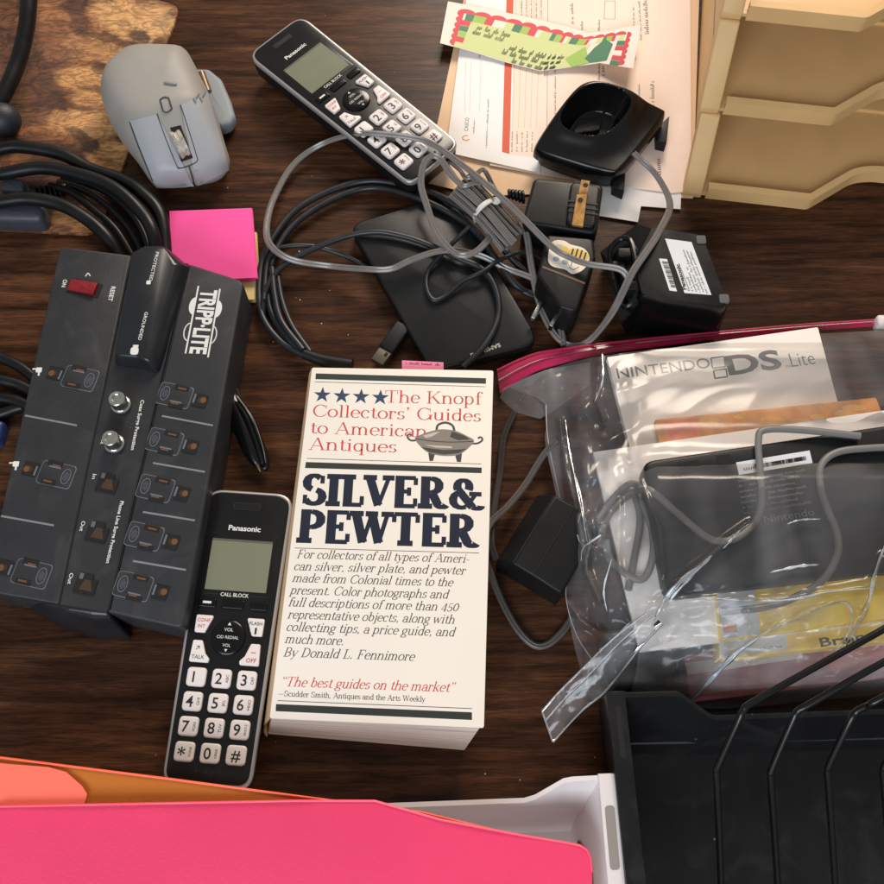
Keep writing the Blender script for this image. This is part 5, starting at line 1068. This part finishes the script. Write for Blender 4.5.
g = G(); a = [t.p(*q_) for q_ in ((503, 388, 6), (500, 398, 6), (515, 412, 5), (540, 419, 5), (552, 412, 6), (590, 385, 10), (590, 362, 9), (545, 370, 7))]; g.poly(a[::-1]); t.add('corner_film', g, FILM2)
g = G(); fl = [((640, 616, 44), (612, 650, 38)), ((612, 642, 36), (628, 662, 30)), ((580, 674, 26), (606, 690, 22)), ((560, 694, 18), (582, 712, 16)), ((543, 711, 12), (556, 741, 10))]
L1, L2 = cat([t.p(*a) for a in ((648, 612, 46), (612, 640, 38), (578, 673, 28), (558, 693, 20), (542, 711, 14))], 6), cat([t.p(*b) for b in ((662, 624, 44), (640, 648, 36), (607, 690, 26), (581, 712, 18), (553, 742, 12))], 6)
N_ = len(L1); g.grid([[L2[i] + (L1[i] - L2[i]) * (r_ / 8) + Vector((0, 0, 2.0 * math.sin(math.pi * r_ / 8) + 1.6 * noise.noise((i * .35, r_ * .5, 9)) + .8 * noise.noise((i * .9, r_ * 1.1, 2)))) for i in range(N_)] for r_ in range(9)]); t.add('folded_edge', g, FILM2, sharp=180)
EFM = film_mat('edge_fold_film', .3, gloss=1.0)
for q_ in (L1, L2, [L1[-1], L2[-1]], [a + (b - a) * .3 + Vector((0, 0, 1.5)) for a, b in zip(L1, L2)]):
    g = G(); g.tube([v_ + Vector((0, 0, .4)) for v_ in q_], .55, 6, 0, flat=.3); t.add('edge_fold', g, EFM)
g = G()
for path in (((546, 405, 8), (548, 440, 9), (560, 500, 10), (568, 560, 11), (566, 598, 12), (576, 634, 12), (592, 660, 14)),):
    q_ = cat([t.p(*a) for a in path], 8); g.tube(q_, .45, 6, 0)
t.add('film_crease', g, film_mat('crease_film', .35, gloss=.9))
rows = []                                                            # doubled-over layer along the bottom of the bag
for i in range(31):
    v = i / 30; row = []
    for j in range(101):
        u = j / 100; x_ = 628 + 352 * u + 10 * math.sin(v * 3); y_ = 603 - 14 * u + (95 - 14 * u) * v + 4 * noise.noise((u * 9, .4, v * 2))
        z_ = bz(x_, y_) + 2.6 + 2.2 * (1 - 2.4 * abs(noise.noise((u * 7 + v * 3, v * 2.6, 2.2)))) + .8 * noise.noise((u * 22, v * 7, 5)); row.append(t.p(x_, y_, max(2, z_)))
    rows.append(row)
g = G(); g.grid(rows[::-1]); t.add('folded_layer', g, film_mat('bag_film_layer', .085, tint=(240, 242, 245), gloss=.6), sharp=180)
GLINT_PLEAT = film_mat('glint_pleat_film', .42, tint=(225, 238, 250), gloss=1.2)  # raised film folds; pale bluish tint puts the highlight streaks into their colour
rr_ = random.Random(21)
for path, wd_ in ((((655, 620), (664, 601), (680, 582), (700, 566), (712, 556)), 1.7), (((664, 612), (674, 596), (690, 578), (708, 562)), .8), (((722, 548), (732, 538), (741, 531)), 1.0), (((800, 618), (826, 606), (846, 602), (853, 612), (850, 628), (843, 642), (836, 652)), .9), (((884, 545), (874, 575), (868, 600), (856, 626), (846, 644)), 1.5), (((760, 636), (780, 626), (800, 618)), .7), (((700, 597), (745, 601), (790, 600), (830, 593), (884, 586)), .8), (((690, 702), (710, 680), (735, 655), (760, 636)), 1.6),
                  (((566, 420), (570, 450), (580, 500), (588, 545)), .6), (((603, 352), (602, 380), (594, 402)), .9), (((582, 505), (577, 530), (583, 545), (600, 535), (584, 548), (580, 562)), .7), (((575, 470), (581, 500), (584, 530)), .5), (((612, 560), (604, 590), (608, 612)), .7), (((786, 523), (800, 520), (822, 518)), .6), (((770, 572), (800, 567), (818, 564)), 1.0), (((598, 650), (612, 640), (630, 622)), .8)):
    q_ = cat([(x_ + rr_.uniform(-1.2, 1.2), y_ + rr_.uniform(-1.2, 1.2), 0) for x_, y_ in path], 9); pp = [t.p(v_.x, v_.y, bz(v_.x, v_.y) + 3.2 + .8 * noise.noise((v_.x * .09, v_.y * .09, 4))) for v_ in q_]
    g = G(); g.tube(pp, wd_, 8, 0, flat=wd_ * .55, taper=lambda f: .15 + .85 * math.sin(math.pi * f) ** .6 * (.75 + .25 * math.sin(f * 23))); t.add('glint_pleat', g, GLINT_PLEAT, sharp=180)
g = G(); c = t.p(881, 322, 18); g.slab(rect(c.x + 4, c.y, 14, 7, 2), 13, 21, 1.5); t.add('zip_slider', g, KEYW)

# ---------------------------------------------------------------- stack of beige letter trays
BE = mat('beige_plastic', (222, 181, 124), .45, bump=.08, bscale=1500, vary=.06, vscale=32)
a, b = P(686, 195, 0), P(801, 208, 0); ang = math.atan2((b - a).y, (b - a).x)
def build_tray(label, o, ang, group):
    t = Thing('letter_tray', label, 'tray', o, ang, group)
    W, Dp, H_ = 250, 330, 44; lean = 26.5
    notch = [(0, 0), (72, 0), (100, 24), (112, 27), (170, 27), (182, 24), (208, 0), (W, 0), (W, Dp), (0, Dp)]
    nr = rnd(notch, [1, 6, 70, 40, 40, 70, 6, 1, 1, 1], 8)
    g = G(); g.slab(nr, 2.0, 4.2); t.add('floor', g, BE)
    g = G(); g.slab([(4, 78), (W - 4, 78), (W - 4, Dp - 3), (4, Dp - 3)], 4.0, 6.4, 1.2); t.add('floor_step', g, BE)
    g = G(); fr = ccw(nr); N_ = len(fr); edge = [q_ for q_ in rnd([(8, 0), (72, 0), (100, 24), (112, 27), (170, 27), (182, 24), (208, 0), (W - 8, 0)], [0, 6, 70, 40, 40, 70, 6, 0], 8)]
    lo_, hi_, li_ = [], [], []
    for i, q_ in enumerate(edge):
        a_, b_ = Vector(edge[max(0, i - 1)]), Vector(edge[min(len(edge) - 1, i + 1)]); d_ = (b_ - a_).normalized(); n_ = Vector((-d_.y, d_.x)); v_ = Vector(q_)
        lo_.append((v_ - n_ * .6, 0)); hi_.append((v_ - n_ * .6, 10.5)); li_.append((v_ + n_ * 3.6, 11))
    w3 = lambda L_: [(v.x, v.y, z) for v, z in L_]
    li2 = [(v, 4.3) for v, z in li_]; lo2 = [(v, 0) for v, z in li_]
    g.grid([w3(lo_), w3(hi_), w3(li_), w3(li2)]); g.grid([w3(lo2), w3(lo_)]); t.add('front_lip', g, BE, sharp=30)
    for x0, x1 in ((0, 3), (W - 3, W)):
        g = G(); pf = [(0, 0), (0, 4), (lean + 2, H_ + 1.5), (Dp, H_ + 1.5), (Dp, 0)]
        g.loft([[(x0, y, z) for y, z in pf], [(x1, y, z) for y, z in pf]]); t.add('side_wall', g, BE)
    for x0, x1 in ((-6.5, 5.5), (W - 5.5, W + 6.5)):
        g = G(); pf = [(-1.2, 0), (-1.2, 4), (lean - 1.4, H_ + 2.2), (lean + 9, H_ + 2.2), (7, 2), (7, 0)]
        g.loft([[(x0, y, z) for y, z in pf], [(x1, y, z) for y, z in pf]]); ob = t.add('post', g, BE); bb = ob.modifiers.new('soft', 'BEVEL'); bb.width = .001; bb.segments = 2; bb.limit_method = 'ANGLE'
    g = G(); g.box(3, W - 3, Dp - 3, Dp, 4, H_, .5); t.add('back_wall', g, BE)
    return t
tb = build_tray('lowest beige letter tray of the stack standing on the desk', (P(692, 196, 0).x, P(692, 196, 0).y, 0), ang, 'stacked beige letter trays')
ST = 46.5
for k, (px, py, lb) in enumerate(((709, 112, 'middle beige letter tray of the stack'), (731, 18, 'top beige letter tray of the stack'))):
    c = copy_tree(tb.e); z = ST * (k + 1); q = P(px, py, z); c.location = Vector((q.x, q.y, z)) * K; c['label'] = lb

# ---------------------------------------------------------------- black tray and wire rack in it
t = Thing('desk_tray', 'deep black desk tray with a notched back wall holding a wire rack', 'tray', P(740, 800, 0)); zw = 48
TB = dusty(mat('tray_black', (23, 23, 25), .38, spec=.25, bump=.12, bscale=1800, vary=.12, vscale=40), .3)
bl_, br_ = t.p(607, 692, zw), t.p(1010, 680, zw); dx_ = (br_ - bl_); dx_.z = 0; Wt = dx_.length; dx_.normalize(); dl_ = t.p(629, 900, zw) - bl_; dl_.z = 0; dl_.normalize()
def bp_(x, y, z): q_ = bl_ + dx_ * x + dl_ * y; return (q_.x, q_.y, z)
tap = 5
g = G(); g.prism([bp_(*q_, 1) for q_ in ((Wt - tap, 240), (Wt - tap, tap), (tap, tap), (tap, 240))][::-1], [bp_(*q_, 4) for q_ in ((Wt - tap, 240), (Wt - tap, tap), (tap, tap), (tap, 240))][::-1])
g.v = g.v; t.add('floor', g, TB)
def wallp(path, inn, outv):
    """wall from points (x, y, ztop) along its top; inn/outv give thickness direction and taper"""
    g_ = G(); th = 2.6
    ot = [bp_(x - inn[0] * 0, y - inn[1] * 0, z) for x, y, z in path]; it = [bp_(x + inn[0] * th, y + inn[1] * th, z) for x, y, z in path]
    ob_ = [bp_(x + inn[0] * tap * .6, y + inn[1] * tap * .6, 1) for x, y, z in path]; ib = [bp_(x + inn[0] * (tap + th), y + inn[1] * (tap + th), 3) for x, y, z in path]
    g_.grid([ob_, ot]); g_.grid([ot, it]); g_.grid([it, ib]); g_.add([ob_[0], ot[0], it[0], ib[0]], [(0, 1, 2, 3)]); g_.add([ob_[-1], ot[-1], it[-1], ib[-1]], [(3, 2, 1, 0)])
    return g_
bk = [(8, .4, zw), (32, .4, zw), (34.5, 1, zw - .4), (49, 10, zw - 9), (52, 11, zw - 10), (Wt, 10, zw - 10)]
g = G(); g.grid([[bp_(x, y * .6 + 1, 1) for x, y, z in bk], [bp_(x, y, z) for x, y, z in bk], [bp_(x, y + 1.2, z + .3) for x, y, z in bk], [bp_(x, y + 2.4, z) for x, y, z in bk], [bp_(x, 20 + y * .18, 14) for x, y, z in bk], [bp_(x, 25 + y * .1, 4.1) for x, y, z in bk]])
ob = t.add('back_wall', g, TB, sharp=30)
g = wallp([(0, 0, zw), (0, 240, zw)], (1, 0), None)
g.slab([bp_(*q_, 0)[:2] for q_ in ((-.3, -.3), (8.5, -.3), (8.5, 240), (-.3, 240))], zw - 3, zw + .3, .6)
t.add('side_wall', g, TB)
g = G(); g.slab(rnd([bp_(*q_, 0)[:2] for q_ in ((3, 7), (5.6, 7), (5.6, 30), (3, 30))], 1), zw, zw + .45); t.add('slot', g, DARK)
g = G(); g.tube([bp_(9, 20.5, 13.6), bp_(Wt - 5, 22, 13.6)], .9, 8, 0); t.add('inner_ledge', g, mat('ledge_black', (46, 48, 52), .35))
t = Thing('wire_rack', 'black bent wire file rack standing in the black tray', 'rack', P(780, 800, 5)); WR = mat('black_wire', (13, 13, 14), .26, spec=.4)
for path in (((985, 572, 112), (884, 629, 104), (760, 698, 92), (744, 710, 90), (738, 722, 87), (719, 764, 72), (716.5, 772, 69), (717, 782, 66), (721, 884, 30), (724, 960, 6)),
             ((985, 612, 112), (884, 662, 104), (812, 703, 93), (798, 711, 90), (792, 722, 87), (773, 766, 72), (770.5, 775, 69), (771, 785, 66), (777.5, 884, 30), (781, 960, 6)),
             ((985, 645, 112), (884, 697, 100), (867, 706, 94), (856, 712, 90), (849, 723, 87), (830, 763, 72), (827.7, 771, 69), (828, 781, 66), (835, 884, 30), (839, 960, 6)),
             ((985, 690, 104), (920, 708, 92), (907, 722, 87), (886, 763, 72), (883, 771, 69), (883.5, 781, 66), (892, 884, 30), (896, 960, 6))):
    g = G(); g.tube([t.p(*q_) for q_ in path], 1.55, 12, 5); t.add('wire', g, WR)
for path in (((985, 568, 112), (985, 612, 112), (985, 645, 112), (985, 694, 104)), ((716, 960, 5), (781, 960, 5), (839, 960, 5), (902, 960, 5))):
    g = G(); g.tube([t.p(*q_) for q_ in path], 2.2, 12, 0); t.add('cross_bar', g, WR)

# ---------------------------------------------------------------- pale tray with bright folders
t = Thing('letter_tray', 'white plastic letter tray with a slotted side holding bright folders', 'tray', P(450, 860, 0)); zw = 45
WH = mat('white_plastic', (218, 210, 210), .4, bump=.05, vary=.02)
o0 = t.p(615.5, 773, zw); e1 = t.p(626, 886, zw) - o0; e1.z = 0; e1.normalize(); e0 = Vector((e1.y, -e1.x, 0)) * 1; e0 = -e0 if e0.x > 0 else e0
def wp(x, y, z): q_ = o0 + e0 * x + e1 * y; return (q_.x, q_.y, z)     # x to the left along the back wall, y towards the viewer
bkp = [(6, 0, zw - 2), (22, 0, zw - 2), (26, 0, zw - 3), (44, 0, zw - 13), (50, 0, zw - 14), (330, 0, zw - 16)]
bkp = [(6, .6, zw - 1.5), (20, .8, zw - 2), (24, 1.4, zw - 2.6), (37, 7.8, zw - 9), (42, 9, zw - 10), (340, 10, zw - 11)]
g = G(); rows = [[wp(x, y + 1, 1) for x, y, z in bkp], [wp(x, y, z) for x, y, z in bkp], [wp(x, y + 2.2, z + .2) for x, y, z in bkp], [wp(x, 17 + y * .3, 14) for x, y, z in bkp], [wp(x, 24, 3) for x, y, z in bkp]]
g.grid(rows[::-1]); t.add('back_wall', g, WH, sharp=50)
g = G(); g.slab([wp(*q_, 0)[:2] for q_ in ((5, 8), (340, 8), (340, 220), (5, 220))], 1, 3.2); t.add('floor', g, WH)
sl = [(1.9, 14), (6.4, 14), (6.4, 41), (1.9, 41)]
g = G(); hole = rnd([wp(*q_, 0)[:2] for q_ in sl], 1.8, 4)
g.slab([wp(*q_, 0)[:2] for q_ in ((0, 0), (8, 0), (8, 220), (0, 220))], zw - 2.4, zw, .7)
g.slab([wp(*q_, 0)[:2] for q_ in ((0.6, 0.4), (2.4, 0.4), (2.4, 220), (0.6, 220))], 2, zw - 2.4)
g.prism([wp(*q_, 3) for q_ in ((16, 1), (18, 1), (18, 220), (16, 220))], [wp(*q_, zw - 2) for q_ in ((6.4, 1), (7.8, 1), (7.8, 220), (6.4, 220))]); t.add('side_wall', g, WH)
g = G(); g.slab(hole, zw - 1, zw + .12); t.add('slot', g, mat('slot_grey', (140, 132, 126), .7))
g = G(); hp = [(28, 14), (33, 22), (38, 27), (72, 27), (80, 22), (84, 14), (72, 9), (38, 9)]
q_ = [wp(18.5 - (z - 3) * .255, y, z) for y, z in hp]; g.poly(q_); g.poly([(x - .3, y, z) for x, y, z in q_][::-1]); t.add('hand_hole', g, mat('hole_grey', (70, 62, 62), .7))
def glow(m):
    """thin dyed plastic: light also passes through it"""
    nt = m.node_tree; b_ = nt.nodes['Principled BSDF']; tr = nt.nodes.new('ShaderNodeBsdfTranslucent'); mx = nt.nodes.new('ShaderNodeMixShader'); mx.inputs[0].default_value = .2
    s_ = b_.inputs['Base Color']
    if s_.is_linked: nt.links.new(s_.links[0].from_socket, tr.inputs[0])
    else: tr.inputs[0].default_value = s_.default_value
    nt.links.new(b_.outputs[0], mx.inputs[1]); nt.links.new(tr.outputs[0], mx.inputs[2]); nt.links.new(mx.outputs[0], nt.nodes['Material Output'].inputs[0]); return m
PK = glow(mat('hot_pink_folder', (244, 66, 114), .42, vary=.11, vscale=6, bump=.25, bscale=700)); PKE = mat('pink_edge', (250, 70, 100), .4); OR = glow(mat('orange_folder', (198, 112, 30), .5, vary=.06, vscale=14, bump=.25, bscale=700)); ORE = mat('orange_edge', (255, 96, 52), .4); SAL = mat('salmon_lit_patch', (244, 112, 92), .5, vary=.03, vscale=10)
def folder(name, label, pts, m_, me_, th, r=0, o=None):
    g_ = G(); N_ = len(pts); t_ = [P(x, y, z) for x, y, z in pts]; lo_ = [q_ - Vector((0, 0, th)) for q_ in t_]
    if area([(q_.x, q_.y) for q_ in t_]) < 0: t_, lo_ = t_[::-1], lo_[::-1]
    g_.poly(t_); g_.poly(lo_[::-1]); g_.mi = 1
    for i in range(N_): g_.add([lo_[i], lo_[(i + 1) % N_], t_[(i + 1) % N_], t_[i]], [(0, 1, 2, 3)])
    top_e = [P(x, y, z) for x, y, z in pts if y < 950][(1 if pts[0][0] < -50 else 0):]
    if me_ is not m_: g_.tube([q_ + Vector((0, 0, .1)) for q_ in top_e], .55, 8, 0)
    return single(name, label, 'folder', g_, [m_, me_], t_[0] if o is None else o, sharp=30)
folder('file_folder', 'orange folder peeking out behind the hot pink folder', [(-90, 743, 52), (0, 757.5, 52), (170, 779, 52), (300, 796.5, 52), (420, 812, 50), (560, 846, 46), (560, 960, 44), (-90, 960, 50)], OR, ORE, 1.0)
folder('file_folder', 'salmon sheet added for the lit patch on the orange folder', [(-90, 752, 53.4), (8, 764, 53.4), (48, 767, 53.4), (66, 772, 53.4), (82, 786, 53.4), (87, 794, 53.4), (84, 806, 53.4), (70, 830, 53), (-90, 900, 53)], SAL, SAL, .6)  # added sheet; its salmon colour stands for the lit part of the orange folder
folder('file_folder', 'hot pink plastic folder on top in the white tray', [(-90, 809, 56), (0, 806.5, 56), (150, 803.5, 55.6), (300, 800.8, 55), (375, 801, 53.5), (440, 819.5, 52), (520, 835, 50), (567, 843, 49), (580, 845.5, 49), (587, 850, 49), (590.5, 858, 49), (592, 872, 48), (594, 960, 46), (-90, 960, 54)], PK, PKE, .9)

# ---------------------------------------------------------------- dust and crumbs on the desk
g = G(); rr = random.Random(12)
for px, py in [(298, 254), (325, 16), (312, 176), (156, 755), (520, 780), (276, 742), (300, 300), (296, 298)] + [(rr.uniform(180, 600), rr.uniform(0, 800)) for _ in range(40)]:
    q_ = P(px, py, 0); g.blob((q_.x, q_.y, .2), rr.uniform(.2, .5), rr.uniform(.2, .45), .2, 6, 4, rr.uniform(0, 3))
q_ = P(299.5, 254, 0); g.tube([(q_.x - .3, q_.y + 2, .3), (q_.x + .3, q_.y - .5, .5), (q_.x + 1, q_.y - 2.2, .3)], .5, 6, 4)
ob = single('dust', 'pale dust specks and crumbs scattered on the desk', 'dust', g, mat('dust', (190, 180, 168), .9), P(300, 300, 0)); ob['kind'] = 'stuff'
